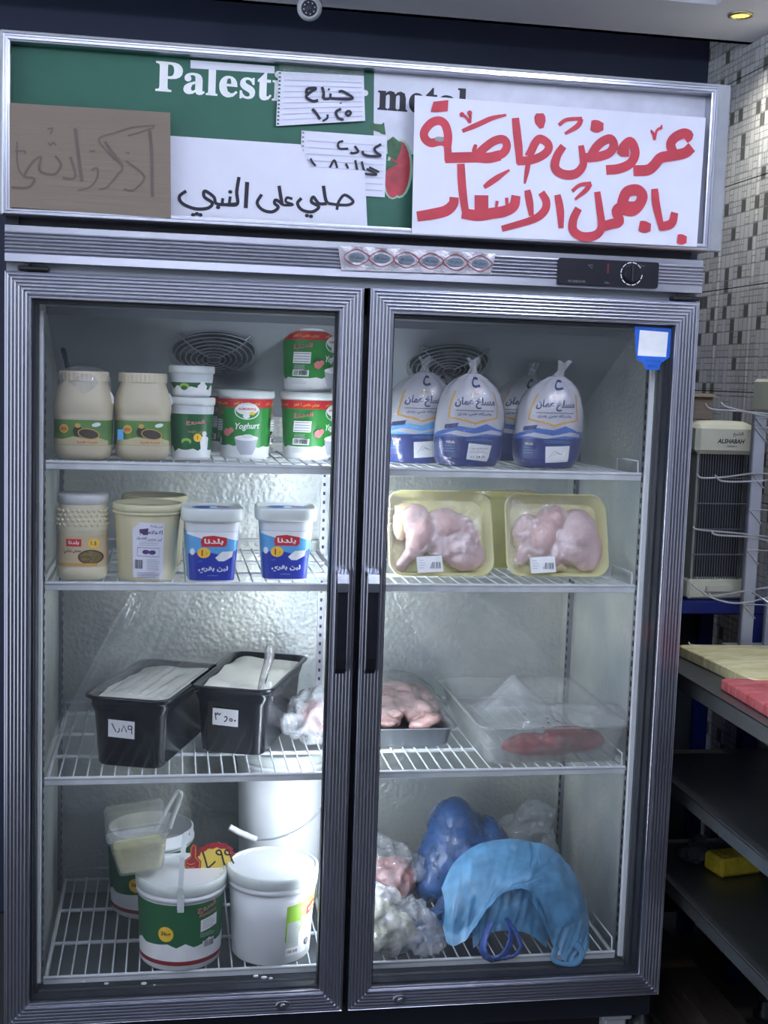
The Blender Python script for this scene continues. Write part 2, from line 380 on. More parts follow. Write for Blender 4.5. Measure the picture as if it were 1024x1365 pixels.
for j in range(-9, 1):
    for k in range(-1, 9):
        y0 = .812+j*TY-.0; z0 = .102+k*TZ
        if me0 is None: o = build('wall_tile', MB().box(-.005, 0, .0012, TY-.0012, .0012, TZ-.0012, b=.0008), TM, wr); me0 = o.data
        else: o = bpy.data.objects.new('wall_tile', me0); C.objects.link(o); o.parent = wr
        o.location = (XW, y0, z0)
        if y0+TY > YB: o.scale.y = (YB-y0)/TY
        if z0 < 0: o.location.z = 0; o.scale.z = (z0+TZ)/TZ
# downlight set into the ceiling
d = thing('downlight', 'round recessed downlight with a glowing gold honeycomb face in the ceiling corner', 'ceiling light', (1.47, .5, ZC))
build('trim_ring', MB().lathe([(.027, 0), (.027, -.004), (.021, -.005), (.020, -.001)], 32, cap0=False, cap1=False), pm('gold_trim', (200, 190, 150), .35, .8), d)
hc = MB()
for i in range(-5, 6):
    for j in range(-5, 6):
        x = i*.0042+(j % 2)*.0021; y = j*.0037
        if math.hypot(x, y) < .0205: hc.lathe([(.0019, 0), (.0015, -.0022)], 6, c=(x, y), cap0=False)
hc.lathe([(.021, -.0005), (.0, -.0006)], 24, cap0=False, cap1=False)
build('diffuser', hc, [pm('glowing_gold_lens', (255, 226, 120), .4, emit=1.2)], d)
l = bpy.data.lights.new('downlight_beam', 'SPOT'); l.energy = 8; l.spot_size = R(150); l.spot_blend = .8; l.shadow_soft_size = .02; l.color = (1, .95, .84)
lo = bpy.data.objects.new('downlight_beam', l); C.objects.link(lo); lo.parent = d; lo.location = (0, 0, -.010)
# security camera
k = thing('security_camera', 'small white dome security camera with a ring of infrared lights hanging from the ceiling', 'camera', (.547, .60, ZC))
kw = pm('camera_white', (196, 200, 204), .4)
build('mounting_base', MB().lathe([(.030, 0), (.031, -.012), (.027, -.02)], 32), kw, k)
def orient(pt, dirv):
    q = Vector(dirv).normalized().to_track_quat('Z', 'Y'); return Matrix.Translation(Vector(pt)) @ q.to_matrix().to_4x4()
b = MB(); b.T = orient((0, 0, -.033), (-.12, -1, -.28))
b.lathe([(.012, -.024), (.022, -.018), (.0265, -.004), (.026, .008), (.022, .018), (.0165, .022), (.0165, .019)], 32); build('camera_ball', b, kw, k)
b = MB(); b.T = orient((0, 0, -.033), (-.12, -1, -.28)); b.lathe([(.0165, .0195), (.0165, .0205), (.006, .0208), (.006, .0235), (.003, .0245)], 24)
fb = build('lens_face', b, pm('lens_dark', (70, 74, 90), .15), k)
b = MB(); b.T = orient((0, 0, -.033), (-.12, -1, -.28))
for i in range(8): b.lathe([(.0017, .0205), (.0012, .022)], 8, c=(.0115*math.cos(i*math.pi/4+.2), .0115*math.sin(i*math.pi/4+.2)))
build('infrared_light', b, pm('led_beads', (226, 214, 190), .3), fb)
# fluorescent tubes under the shop ceiling; left and table-side ones added as fill
TUBE = pm('fluorescent_tube_glow', (226, 234, 255), .4, emit=21)
for x, y in ((.35, -1.25), (.35, -2.75), (-.95, -1.0), (1.12, -1.1)):
    t = thing('unseen_tube_lamp', {-1.25: 'fluorescent tube under the ceiling just in front of the refrigerator, parallel to it', -2.75: 'fluorescent tube under the ceiling furthest from the refrigerator', -1.0: 'added fluorescent tube out of view on the left, brightening the right wall', -1.1: 'added fluorescent tube out of view, brightening the steel work table and tiled corner'}[y], 'ceiling light', (x, y, 2.03), (0, 0, 0 if x == .35 else R(90)), 'fluorescent tube lamps')
    build('tube', MB().tube([(-.6, 0, 0), (.6, 0, 0)], .016, 14), TUBE if x < 1 else pm('added_tube_glow', (226, 234, 255), .4, emit=66), t)  # stronger glow for the tube added to light the table side
    for sx in (-.61, .61): build('end_holder', MB().box(sx-.012, sx+.012, -.018, .018, -.02, .12, b=.003), kw, t)
# ------------------------------------------------------------------ the refrigerator
FR = thing('display_refrigerator', 'tall double-door glass-fronted display refrigerator with ribbed aluminium frames', 'refrigerator')
W = 1.2
def stucco():
    m = bpy.data.materials.new('stucco_embossed_aluminium'); m.use_nodes = True; nt = m.node_tree; N = nt.nodes; L = nt.links; b = N['Principled BSDF']
    tc = N.new('ShaderNodeTexCoord'); v = N.new('ShaderNodeTexVoronoi'); v.feature = 'SMOOTH_F1'; v.inputs['Scale'].default_value = 120; L.new(tc.outputs['Object'], v.inputs['Vector'])
    n = N.new('ShaderNodeTexNoise'); n.inputs['Scale'].default_value = 90; n.inputs['Detail'].default_value = 3; L.new(tc.outputs['Object'], n.inputs['Vector'])
    n2 = N.new('ShaderNodeTexNoise'); n2.inputs['Scale'].default_value = 5; L.new(tc.outputs['Object'], n2.inputs['Vector'])
    ad = N.new('ShaderNodeMath'); ad.operation = 'ADD'; L.new(v.outputs['Distance'], ad.inputs[0]); L.new(n.outputs['Fac'], ad.inputs[1])
    bp = N.new('ShaderNodeBump'); bp.inputs['Strength'].default_value = .30; bp.inputs['Distance'].default_value = .004; L.new(ad.outputs[0], bp.inputs['Height']); L.new(bp.outputs[0], b.inputs['Normal'])
    cr = N.new('ShaderNodeValToRGB'); cr.color_ramp.elements[0].color = rgb(182, 190, 190); cr.color_ramp.elements[1].color = rgb(218, 221, 212); cr.color_ramp.elements[0].position = .35; cr.color_ramp.elements[1].position = .65
    L.new(n2.outputs['Fac'], cr.inputs[0]); L.new(cr.outputs[0], b.inputs['Base Color'])
    b.inputs['Metallic'].default_value = .5; b.inputs['Roughness'].default_value = .42; return m
ST = stucco()
Z0, Z1, YI = .21, 1.452, .55   # interior floor, ceiling, back
b = MB(); b.box(0, .02, .05, .70, .14, 1.6); b.box(1.18, 1.2, .05, .70, .14, 1.6); b.box(0, 1.2, .60, .70, .14, 1.6); b.box(.02, 1.18, .05, .6, 1.47, 1.6); b.box(.02, 1.18, .05, .6, .14, .195)
build('cabinet_body', b, pm('cabinet_grey', (60, 64, 74), .5, .2), FR)
b = MB(); b.box(.02, .05, .055, YI, Z0, Z1); b.box(1.15, 1.18, .055, YI, Z0, Z1); b.box(.02, 1.18, YI, .6, Z0, Z1)
build('inner_liner', b, ST, FR)
build('inner_floor', MB().box(.02, 1.18, .055, .6, .195, Z0), pm('liner_floor', (120, 126, 130), .4, .5, .15, 12), FR)
build('inner_ceiling', MB().box(.02, 1.18, .055, .6, Z1, 1.47), GREYS, FR)
b = MB(); b.box(0, .05, .036, .058, .195, 1.51, b=.003); b.box(1.148, 1.2, .036, .058, .195, 1.51, b=.003); b.box(.58, .618, .036, .075, .195, 1.51, b=.003)
b.box(0, 1.2, .036, .058, .14, .205, b=.003); b.box(0, 1.2, .036, .058, 1.45, 1.515, b=.003)
build('front_frame', b, GASK, FR)
b = MB(); b.box(.05, .58, .045, .075, .205, .244, b=.003); b.box(.618, 1.148, .045, .075, .205, .244, b=.003); build('sill', b, GASK, FR)
# LED tubes behind the centre post and along the jambs
LED = pm('led_tube_glow', (232, 242, 255), .4, emit=46)
for x in (.588, .610):
    build('light_tube', MB().tube([(x, .083, .30), (x, .083, 1.22)], .0055, 10), LED, FR)
# evaporator cover with two fans
sl = -.52
def cov(x, y, off=0):
    n = Vector((0, -.461, -.887)); return Vector((x, y, 1.385+sl*(y-.3)))+n*off
b = MB(); y0_, y1_ = .178, .55
b.add([cov(.05, y0_), cov(1.15, y0_), cov(1.15, y1_), cov(.05, y1_), (.05, .55, 1.45), (1.15, .55, 1.45)], [(0, 1, 2, 3), (0, 3, 4), (1, 5, 2)]); b.box(.05, 1.15, .168, .180, 1.438, 1.452)
build('evaporator_cover', b, GREYS, FR)
WIRE = pm('grille_wire', (150, 156, 160), .35, .7)
for fx, fy in ((.350, .30), (.813, .31)):
    b = MB(); n = Vector((0, -.461, -.887)); ax = Vector((1, 0, 0)); ay = n.cross(ax)
    o_ = cov(fx, fy, .001)
    b.add([o_+ax*.078*math.cos(t)+ay*.078*math.sin(t) for t in [2*math.pi*i/40 for i in range(40)]], [tuple(range(40))]); fan = build('fan_opening', b, pm('fan_dark', (26, 30, 34), .6), FR)
    b = MB()
    for i in range(5):
        t = i*2*math.pi/5
        d1 = ax*math.cos(t)+ay*math.sin(t); d2 = ax*math.cos(t+.75)+ay*math.sin(t+.75)
        b.add([o_+n*.004+d1*.018, o_+n*.012+d1*.07, o_+n*.003+d2*.07, o_+n*.002+d2*.018], [(0, 1, 2, 3)], 0)
    b.T = Matrix(((ax.x, ay.x, n.x, o_.x), (ax.y, ay.y, n.y, o_.y), (ax.z, ay.z, n.z, o_.z), (0, 0, 0, 1))); b.lathe([(.019, .001), (.019, .012), (.012, .014)], 20)
    build('fan_blades', b, pm('fan_blade_grey', (66, 70, 74), .5), fan)
    b = MB(); b.T = Matrix(((ax.x, ay.x, n.x, o_.x), (ax.y, ay.y, n.y, o_.y), (ax.z, ay.z, n.z, o_.z), (0, 0, 0, 1)))
    for i in range(8):
        r = .012+i*.0104; h = .017-.010*(i/7)**2
        b.tube([(r*math.cos(t), r*math.sin(t), h) for t in [2*math.pi*j/36 for j in range(37)]], .0012, 6, cap=False)
    for i in range(4):
        t = math.pi/4+i*math.pi/2
        for dt in (-.09, .09): b.tube([(.085*math.cos(t+dt), .085*math.sin(t+dt), .007), (.095*math.cos(t+dt*.3), .095*math.sin(t+dt*.3), .001)], .0015, 6)
        b.tube([(.012*math.cos(t), .012*math.sin(t), .0175), (.055*math.cos(t), .055*math.sin(t), .015), (.09*math.cos(t), .09*math.sin(t), .005)], .0014, 6)
    build('fan_guard', b, WIRE, FR)
build('cable', MB().tube(smooth([at(74, 400, .30), at(76, 425, .30), at(84, 465, .31), at(92, 500, .33), at(98, 560, .40)], 4), .0045, 8), DARK, FR)
# shelf standards
b = MB()
for x0, x1, y0, y1 in ((.052, .055, .075, .095), (.052, .055, .47, .49), (1.145, 1.148, .075, .095), (1.145, 1.148, .47, .49)):
    b.box(x0-.002, x1+.002, y0, y1, .25, 1.40)
b.box(.594, .608, YI-.004, YI, .25, 1.25)
sd = build('shelf_standard', b, ALUD, FR)
b = MB()
for i in range(56):
    z = .27+i*.0195
    for x, y in ((.0575, .085), (.0575, .48), (1.1425, .085), (1.1425, .48)): b.box(x-.0005, x+.0005, y-.0025, y+.0025, z, z+.010)
    if z < 1.23:
        b.box(.5985, .6035, YI-.0052, YI-.004, z, z+.007)
sl_ = build('slot', b, DARK, sd); sl_['kind'] = 'stuff'
for x0, x1 in ((.050, .056), (1.138, 1.148)): build('jamb_strip', MB().box(x0, x1, .060, .068, .25, 1.44, b=.001), WHITE, FR)
# wire shelves
SH = (.2563, .6243, .9738, 1.1847)
YS0, YS1 = .070, .525
def shelf_meshes(x0, x1):
    f = MB(); r = .0042
    f.box(x0, x1, YS0-.002, YS0+.002, -.0135, -.001, b=.001); f.tube([(x0, YS0, -.001), (x1, YS0, -.001)], .0034, 8)
    f.tube([(x0+.003, YS0, -.006), (x0+.003, YS1, -.006)], r, 8); f.tube([(x1-.003, YS0, -.006), (x1-.003, YS1, -.006)], r, 8)
    for y in (YS0+.15, YS0+.30, YS1): f.tube([(x0, y, -.0075), (x1, y, -.0075)], .004, 8)
    f.tube([(x0, YS1, -.006), (x0, YS1, .018), (x1, YS1, .018), (x1, YS1, -.006)], .003, 6)
    g = MB(); n = int((x1-x0)/.0235)
    for i in range(1, n):
        x = x0+(x1-x0)*i/n; g.tube([(x, YS0, -.010), (x, YS0+.001, -.0018), (x, YS1, -.0018)], .0017, 6)
    return f, g
for z in SH:
    for x0, x1, side in ((.060, .590, -1), (.612, 1.134, 1)):
        f, g = shelf_meshes(x0, x1)
        if side > 0: f.tube([(x1-.002, YS0+.01, -.004), (x1-.002, YS0+.012, .022), (x1-.002, YS0+.12, .022), (x1-.002, YS0+.122, -.004)], .0018, 6)
        f.v = [(x, y, q+z) for x, y, q in f.v]; g.v = [(x, y, q+z) for x, y, q in g.v]
        s = build('wire_shelf', f, WWIRE, FR); q = build('shelf_wires', g, WWIRE, s); q['kind'] = 'stuff'
# doors: ribbed frame swept round with mitred corners
def ribs(wd, n, d0, amp, e0=.003, e1=.004):
    P = [(0, d0-.006), (0, d0-.001), (e0*.3, d0)]; s0 = e0; step = (wd-e0-e1)/n
    for i in range(n):
        a = s0+i*step; P += [(a, d0-amp*.5), (a+step*.16, d0+amp*.4), (a+step*.40, d0+amp*.55), (a+step*.62, d0+amp*.4), (a+step*.74, d0-amp*.5), ]
    P += [(wd-e1, d0-.001), (wd-.001, d0-.001), (wd, d0-.003), (wd, d0-.012)]
    return P
def frame(mb, x0, x1, z0, z1, prof, yf=0, mi=0):
    for (s0, d0), (s1, d1) in zip(prof, prof[1:]):
        a = [(x0+s0, yf-d0, z0+s0), (x1-s0, yf-d0, z0+s0), (x1-s0, yf-d0, z1-s0), (x0+s0, yf-d0, z1-s0)]
        c_ = [(x0+s1, yf-d1, z0+s1), (x1-s1, yf-d1, z0+s1), (x1-s1, yf-d1, z1-s1), (x0+s1, yf-d1, z1-s1)]
        mb.add(a+c_, [(i, (i+1) % 4, (i+1) % 4+4, i+4) for i in range(4)], mi)
ZD0, ZD1 = .2, 1.4991
for x0, x1, hx, lx in ((0, .5933, .567, .485), (.6037, 1.2, .6205, .699)):
    b = MB(); frame(b, x0, x1, ZD0, ZD1, [(0, -.034)]+ribs(.0425, 6, 0, .0036)+[(.0425, -.034), (0, -.034)])
    dr = build('door', b, ALU, FR)
    dr['label'] = 'left glass door in ribbed aluminium frame' if x0 == 0 else 'right glass door in ribbed aluminium frame'
    s = .0415
    build('glass_pane', MB().box(x0+s, x1-s, .014, .018, ZD0+s, ZD1-s), GLASS, dr)
    b = MB(); frame(b, x0+s, x1-s, ZD0+s, ZD1-s, [(0, -.012), (.004, -.012), (.004, -.034), (0, -.034)]); build('gasket', b, GASK, dr)
    # pull handle: chrome cap, long dark grip
    b = MB(); P = [(-.004, .988), (-.022, 1.0), (-.028, .985), (-.029, .93), (-.029, .86), (-.024, .838), (-.006, .832)]
    for i, ((ya, za), (yb, zb)) in enumerate(zip(P, P[1:])): pass
    def strap(pts, w_, t):
        rings = []
        for i, (y, z) in enumerate(pts):
            a = Vector((0, *pts[max(0, i-1)])); c_ = Vector((0, *pts[min(len(pts)-1, i+1)])); t_ = (c_-a).normalized(); nn = Vector((0, -t_.z, t_.y))
            p = Vector((hx, y, z)); rings.append([p+Vector((w_, 0, 0))+nn*t, p-Vector((w_, 0, 0))+nn*t, p-Vector((w_, 0, 0))-nn*t, p+Vector((w_, 0, 0))-nn*t])
        return rings
    b.loft(strap([(-.003, 1.004), (-.014, 1.009), (-.026, 1.004), (-.031, .990), (-.031, .975), (-.031, .86), (-.028, .842), (-.016, .832), (-.003, .830)], .009, .0022), 0, False)
    h = build('handle', b, pm('dark_chrome_grip', (70, 72, 80), .3, .9), dr)
    b = MB(); b.loft(strap([(-.004, 1.006), (-.015, 1.0115), (-.028, 1.006), (-.0335, .992), (-.0335, .977)], .0098, .0022), 0, False)
    for i in range(4): b.box(hx-.0075+i*.0045, hx-.0055+i*.0045, -.004, -.002, 1.004, 1.014)
    b.box(hx-.0095, hx+.0095, -.0345, -.028, .9835, .989, b=.001)
    hc_ = build('handle', b, pm('chrome', (225, 228, 234), .12, 1), dr); hc_['label'] = 'chrome handle cap'
    b = MB(); b.T = Matrix.Translation((lx, -.002, .2195)) @ Matrix.Rotation(R(90), 4, 'X')
    b.lathe([(.014, 0), (.0135, .004), (.011, .005), (.011, .004)], 28, d=.62, cap0=False); b.lathe([(.0055, .003), (.0055, .008), (.004, .009)], 20)
    b.T = None; b.box(lx-.0007, lx+.0007, -.012, -.009, .2165, .2225)
    build('lock', b, ALUD, dr)
for x in (.02, 1.15):
    build('hinge', MB().box(x, x+.05, -.001, .036, 1.5015, 1.5085, b=.002).tube([(x+.015, .012, 1.4985), (x+.015, .012, 1.512)], .005, 10), DARK, FR)
# header rail
b = MB(); zt, zb = 1.5736, 1.5139
P = [(zt, .04), (zt, .002), (zt-.001, 0), (zt-.0105, 0)]; st = (zt-.0105-(zb+.0135))/6
for i in range(6):
    a = zt-.0105-i*st; P += [(a-st*.16, -.0026), (a-st*.42, -.0034), (a-st*.66, -.0026), (a-st*.78, .003), (a-st, .003)]
P += [(zb+.0135, 0), (zb+.001, -.0005), (zb, .002), (zb, .04)]
b.loft([[(0.0, y, z) for z, y in P], [(W+.002, y, z) for z, y in P]], 0, False)
build('header_rail', b, ALU, FR)
b = MB(); b.box(0, W, .022, .05, 1.499, 1.516); build('door_gap_panel', b, GREYS, FR)
b = MB(); b.box(.02, 1.19, .03, .05, 1.57, 1.60); b.box(.0, .02, .02, .05, 1.57, 1.60, 0); build('sign_gap_strip', b, DARK, FR)
# controller
b = MB(); x0, x1, z0, z1 = .932, 1.1165, 1.5195, 1.5645
def rrect(x0, x1, z0, z1, r, n=5):
    P = []
    for cx, cz, a0 in ((x1-r, z1-r, 0), (x0+r, z1-r, 90), (x0+r, z0+r, 180), (x1-r, z0+r, 270)):
        for i in range(n+1): t = R(a0+90*i/n); P.append((cx+r*math.cos(t), cz+r*math.sin(t)))
    return P
b.prism(rrect(x0, x1, z0, z1, .004), -.0072, .002); ctl = build('controller', b, pm('controller_black', (24, 25, 34), .3), FR)
pl = lambda y: (lambda u, v, off: (u, y-off, v))
p = Print(pl(-.0072)); cx, cz = 1.066, 1.5425
for i in range(12):
    if i in (0,): continue
    t0, t1 = 2*math.pi*(i+.12)/12, 2*math.pi*(i+.88)/12
    p.stroke([(cx+.0195*math.cos(t0+(t1-t0)*j/3), cz+.0195*math.sin(t0+(t1-t0)*j/3)) for j in range(4)], .0017, LWH)
p.text('℃', .990, 1.552, .006, LGREY); p.text('COLD', 1.084, 1.557, .0028, LGREY); p.text('OFF', 1.071, 1.535, .003, LGREY); p.text('制冷温度显示屏', .966, 1.525, .0042, LGREY)
p.rect(1.022, 1.5495, .0045, .017, pm('dim_red_led', (90, 26, 40), .4)); p.lines(1.022, 1.525, .010, .002, 2, LGREY, .0007)
p.done('controller_print', ctl)
b = MB(); b.T = Matrix.Translation((cx, -.0072, cz)) @ Matrix.Rotation(R(90), 4, 'X'); b.lathe([(.0155, 0), (.0145, .007), (.0135, .008)], 28); b.box(-.0025, .0025, -.0145, .0145, .007, .0125, b=.001)
build('dial', b, pm('controller_black', (24, 25, 34), .3), ctl)
# silver strip sticker with six red-outlined ovals
b = MB()
q = [(.544, 1.5655), (.8195, 1.566), (.8115, 1.5292), (.5515, 1.525)]
b.grid(lambda u, v: ((q[0][0]*(1-u)+q[1][0]*u)*(1-v)+(q[3][0]*(1-u)+q[2][0]*u)*v, -.0048-.0006*math.sin(u*40)*math.sin(v*5), (q[0][1]*(1-u)+q[1][1]*u)*(1-v)+(q[3][1]*(1-u)+q[2][1]*u)*v), 60, 8)
sk = build('strip_sticker', b, pm('wrinkled_silver_foil', (172, 170, 176), .38, .9, .1, 60, bump=.12, bscale=90), FR)
p = Print(pl(-.0056)); sr = pm('sticker_red', (150, 30, 46), .5); sg = pm('sticker_slate', (96, 108, 122), .5)
for i in range(6):
    cx = .577+i*.0430; cz = 1.5475
    P = [(cx+(.0205+.0012*math.cos(4*t))*math.cos(t), cz+(.0125+.001*math.cos(4*t))*math.sin(t)) for t in [2*math.pi*j/28 for j in range(29)]]
    p.stroke(P, .0013, sr, 0, False); p.ell(cx, cz, .0145, .0078, sg); p.text('سبحان الله', cx, cz, .006, INK, .01, .021)
p.done('sticker_print', sk)
# sign box above
b = MB(); prof = [(0, -.10), (0, .006), (.002, .008), (.0045, .008), (.005, .0055), (.0065, .0055), (.007, .008), (.0095, .008), (.010, .0055), (.0125, .005), (.013, .003), (.013, -.02)]
frame(b, -.004, 1.2095, 1.5885, 1.873, prof); sf = build('sign_frame', b, ALU, FR)
b = MB(); b.box(-.02, 1.277, .095, .11, 1.60, 1.902, b=.002); build('sign_backing', b, pm('sign_back_grey', (176, 180, 184), .5, .1), FR)
YP = .020
sp = build('sign_panel', MB().box(.005, 1.2, YP, .026, 1.598, 1.864, 0), pm('sign_white', (208, 210, 222), .45), FR)
gp = lambda px, py: (lambda v: (max(.006, v.x), min(1.863, max(1.5995, v.z))))(at(px, py, YP))
p = Print(pl(YP), lift=.0003)
p.poly([gp(*a) for a in ((5, 50), (499, 86), (497, 310), (-2, 292))], GREEN)
p.poly([gp(*a) for a in ((497, 195), (515, 205), (560, 206), (560, 330), (495, 315))], GREEN)
# 'Palestine metal' in bold serif
def mb_(s_): return ''.join(chr(0x1D400+ord(c)-65) if c.isupper() else chr(0x1D41A+ord(c)-97) if c.isalpha() else c for c in s_)
def serif(t, xa, xb, ybase, h, mat):   # each letter set on the baseline
    vs, fs, Wd, H = text2d(t, .012); A = at(xa, ybase[0], YP); B = at(xb, ybase[1], YP); ang = math.atan2(B.z-A.z, B.x-A.x); L_ = (B-A).length
    k = L_/Wd; lo = min(v[1] for v in vs); kz = h/H; c_, s_ = math.cos(ang), math.sin(ang)
    p.put(([(A.x+(u+Wd/2)*k*c_-(v-lo)*kz*s_, A.z+(u+Wd/2)*k*s_+(v-lo)*kz*c_) for u, v in vs], fs), mat)
serif(mb_('Palestine'), 207, 436, (122, 141), .050, LWH)
p.ell(*gp(487, 124), .005, .005, LWH)
serif(mb_('metal'), 503, 622, (147, 156), .047, INK)
# tomato-like fruit with green leaves
for f_ in ((533, 225, .018, .046), (524, 240, .014, .030)): p.ell(*gp(f_[0], f_[1]), f_[2]*1.25, f_[3]*1.08, pm('halo_pale', (150, 200, 170), .5))
for f_ in ((533, 225, .018, .046), (524, 240, .014, .030)): p.ell(*gp(f_[0], f_[1]), f_[2], f_[3], pm('fruit_red', (170, 34, 50), .4, 0, .3, 60))
for A in (((496, 163), (506, 168), (512, 163), (514, 178), (504, 176), (492, 172)), ((516, 188), (524, 182), (536, 192), (532, 206), (528, 214), (517, 208)), ((505, 215), (522, 214), (532, 218), (520, 224), (512, 232)), ((500, 165), (512, 166), (514, 180), (507, 178))):
    p.poly([gp(*a) for a in A], pm('leaf_green', (30, 84, 44), .45, 0, .4, 90))
p.done('sign_print', sp)
# base, legs
b = MB(); b.box(.02, 1.18, .09, .68, .06, .14); build('base_plinth', b, DARK, FR)
for x in (.06, 1.14):
    for y in (.08, .64):
        b = MB(); b.box(x-.03, x+.03, y-.03, y+.03, .125, .145, b=.003); b.box(x-.022, x+.022, y-.022, y+.022, 0, .13, b=.004); build('foot', b, pm('foot_white', (190, 192, 196), .5), FR)
# frost bits on the sill
for px, py, r in ((142, 1311, .0045), (192, 1311, .0055), (112, 1308, .0025), (341, 1301, .005), (352, 1303, .006), (361, 1304, .004), (206, 1313, .002)):
    v = at(px, py, .0445); b = MB(); b.T = Matrix.Translation(v) @ Matrix.Rotation(R(90), 4, 'X'); b.lathe([(r, 0), (r*.6, .0018)], 9, d=.55, cap0=False); build('frost_patch', b, LWH, FR)
# ------------------------------------------------------------------ papers taped to the sign
def flatthing(name, label, cat, pts, Y, mat, th=.0006, wav=0, extra=None):
    """paper sheet: quad traced on the plane of the sign; returns thing and a print laid on it"""
    q = [at(*a, Y) for a in pts]; o = (q[0]+q[1]+q[2]+q[3])/4; t = thing(name, label, cat, o)
    def fn(u, v):
        a = q[0].lerp(q[1], u); c_ = q[3].lerp(q[2], u); d = 0
        if extra: a = a.lerp(c_, extra(u))
        r = a.lerp(c_, v)
        r.y = Y+wav*math.sin(u*7+1)*math.sin(v*3)+d; return r
    b = MB(); b.grid(fn, 24, 12); build('sheet', b, mat, t, True)
    return t, q
CARD = pm('corrugated_cardboard', (128, 115, 102), .85, 0, .04, 10, bump=.15, bscale=60, aniso=(.08, 1, 2.2))
t, q = flatthing('cardboard_sign', 'brown cardboard sheet with faint brown handwriting at the left end of the lit sign', 'sign', ((13, 137), (227, 150), (228, 291), (13, 276)), -.0090, CARD)
pc = lambda cr, f, Y: (lambda x, y: (lambda v: (v.x, v.z))(at(cr[0]+x*f, cr[1]+y*f, Y)))
g = pc((0, 100), .254, -.0090); p = Print(pl(-.0092), lift=.0003); CI = pm('faded_brown_ink', (102, 91, 84), .8); k = .254/850
for wd, P in ((18, [(785, 290), (795, 400), (800, 640)]), (10, [(815, 265), (700, 275), (600, 305), (520, 335), (560, 400), (640, 480), (620, 520), (560, 590), (520, 600)]), (9, [(810, 275), (740, 300), (670, 320)]), (11, [(660, 450), (740, 510), (755, 550), (700, 605), (650, 600)]), (11, [(480, 500), (510, 490), (510, 540), (470, 590), (410, 605)]), (18, [(395, 280), (415, 450), (430, 560)]), (14, [(370, 430), (395, 520), (380, 545), (330, 540)]), (13, [(290, 425), (320, 470), (290, 520), (230, 515), (205, 490), (215, 430), (170, 460), (130, 530), (180, 545), (150, 590), (60, 590)]), (8, [(250, 285), (275, 280), (265, 310)]), (8, [(255, 355), (265, 370), (280, 355), (295, 370)]), (8, [(80, 400), (130, 400), (130, 415)]), (8, [(90, 350), (90, 440), (100, 500), (130, 540)]), (8, [(470, 400), (500, 400)]), (9, [(660, 405), (680, 412)]), (14, [(550, 350), (600, 420), (645, 480)])):
    p.stroke([g(*a) for a in P], wd*k, CI)
p.done('handwriting', t, True)
# long white strip
t, q = flatthing('paper_strip', 'narrow white paper strip taped along the top edge of the green sign', 'paper', ((254, 80), (366, 88), (366, 98), (254, 91)), .0185, PAPER)
t, q = flatthing('paper_notice', 'white paper notice with black Arabic handwriting beside the cardboard', 'notice', ((227, 181), (485, 198), (490, 306), (228, 291)), .0140, PAPER, extra=lambda u: .27 if u > .67 else 0)
g = pc((220, 70), .332, .014); p = Print(pl(.0138), lift=.0003); k = .332/745
for wd, P in ((11, [(690, 632), (697, 600), (722, 572), (755, 596), (740, 611), (700, 612), (655, 606)]), (13, [(636, 535), (645, 590), (655, 607)]), (12, [(650, 607), (618, 606), (596, 580), (588, 600), (618, 620), (590, 640), (550, 632), (532, 606), (548, 585)]),
              (10, [(512, 588), (490, 583), (486, 600), (514, 611), (480, 613), (462, 605)]), (13, [(458, 535), (465, 580), (470, 607)]), (12, [(470, 607), (445, 592), (440, 606), (455, 622), (430, 640), (392, 632), (370, 604), (388, 570)]),
              (15, [(330, 520), (327, 570), (324, 625)]), (13, [(297, 500), (288, 560), (290, 608), (250, 612)]), (12, [(290, 608), (240, 611), (205, 606), (196, 580), (160, 556), (158, 580), (190, 604), (172, 625), (120, 627), (70, 606), (58, 578), (85, 556)]), (11, [(262, 578), (258, 608)]), (11, [(232, 585), (230, 608)])):
    p.stroke([g(*a) for a in P], wd*k, INK)
for a in ((570, 655), (586, 658), (262, 560), (213, 622), (113, 652), (128, 648), (142, 652)): p.ell(*g(*a), 8*k, 7*k, INK)
p.done('handwriting', t, True)
def note(name, label, pts, Y, words, hole_side=True):
    t, q = flatthing(name, label, 'note', pts, Y, PAPER, wav=.0006)
    p = Print(lambda u, v, off: (u, Y-.0012-off, v), lift=.0003)
    RL = pm('ruled_lavender', (170, 170, 205), .7)
    for i in range(8):
        v = (i+1.5)/9.5; a = q[0].lerp(q[3], v); c_ = q[1].lerp(q[2], v)
        p.stroke([(a.lerp(c_, .07).x, a.lerp(c_, .07).z), (a.lerp(c_, .97).x, a.lerp(c_, .97).z)], .0007, RL, 0, False)
    for i in range(14):
        a = q[0].lerp(q[3], (i+.5)/14).lerp(q[1].lerp(q[2], (i+.5)/14), .02); p.rect(a.x, a.z, .0035, .0028, GREEN if hole_side else LGREY)
    for wd, P in words: p.stroke([g(*a) for a in P], wd*k, INK)
    p.done('handwriting', t, True); return t
note('note_sheet', 'lower ruled notebook page with handwriting, tucked half behind the white notice', ((402, 174), (516, 182), (513, 263), (399, 256)), .0165,
     ((10, [(868, 368), (842, 385), (850, 402), (866, 414), (830, 416), (800, 410), (792, 395)]), (9, [(762, 375), (776, 398), (752, 404), (745, 400)]), (8, [(716, 355), (697, 362), (700, 385), (736, 386)]), (8, [(585, 425), (592, 440), (605, 455)]), (8, [(662, 462), (680, 432), (692, 464)]), (8, [(726, 445), (736, 466)]), (9, [(764, 432), (772, 472)]), (9, [(790, 437), (800, 478)]), (8, [(810, 467), (850, 490), (800, 486)]), (8, [(860, 480), (820, 460)])), False)
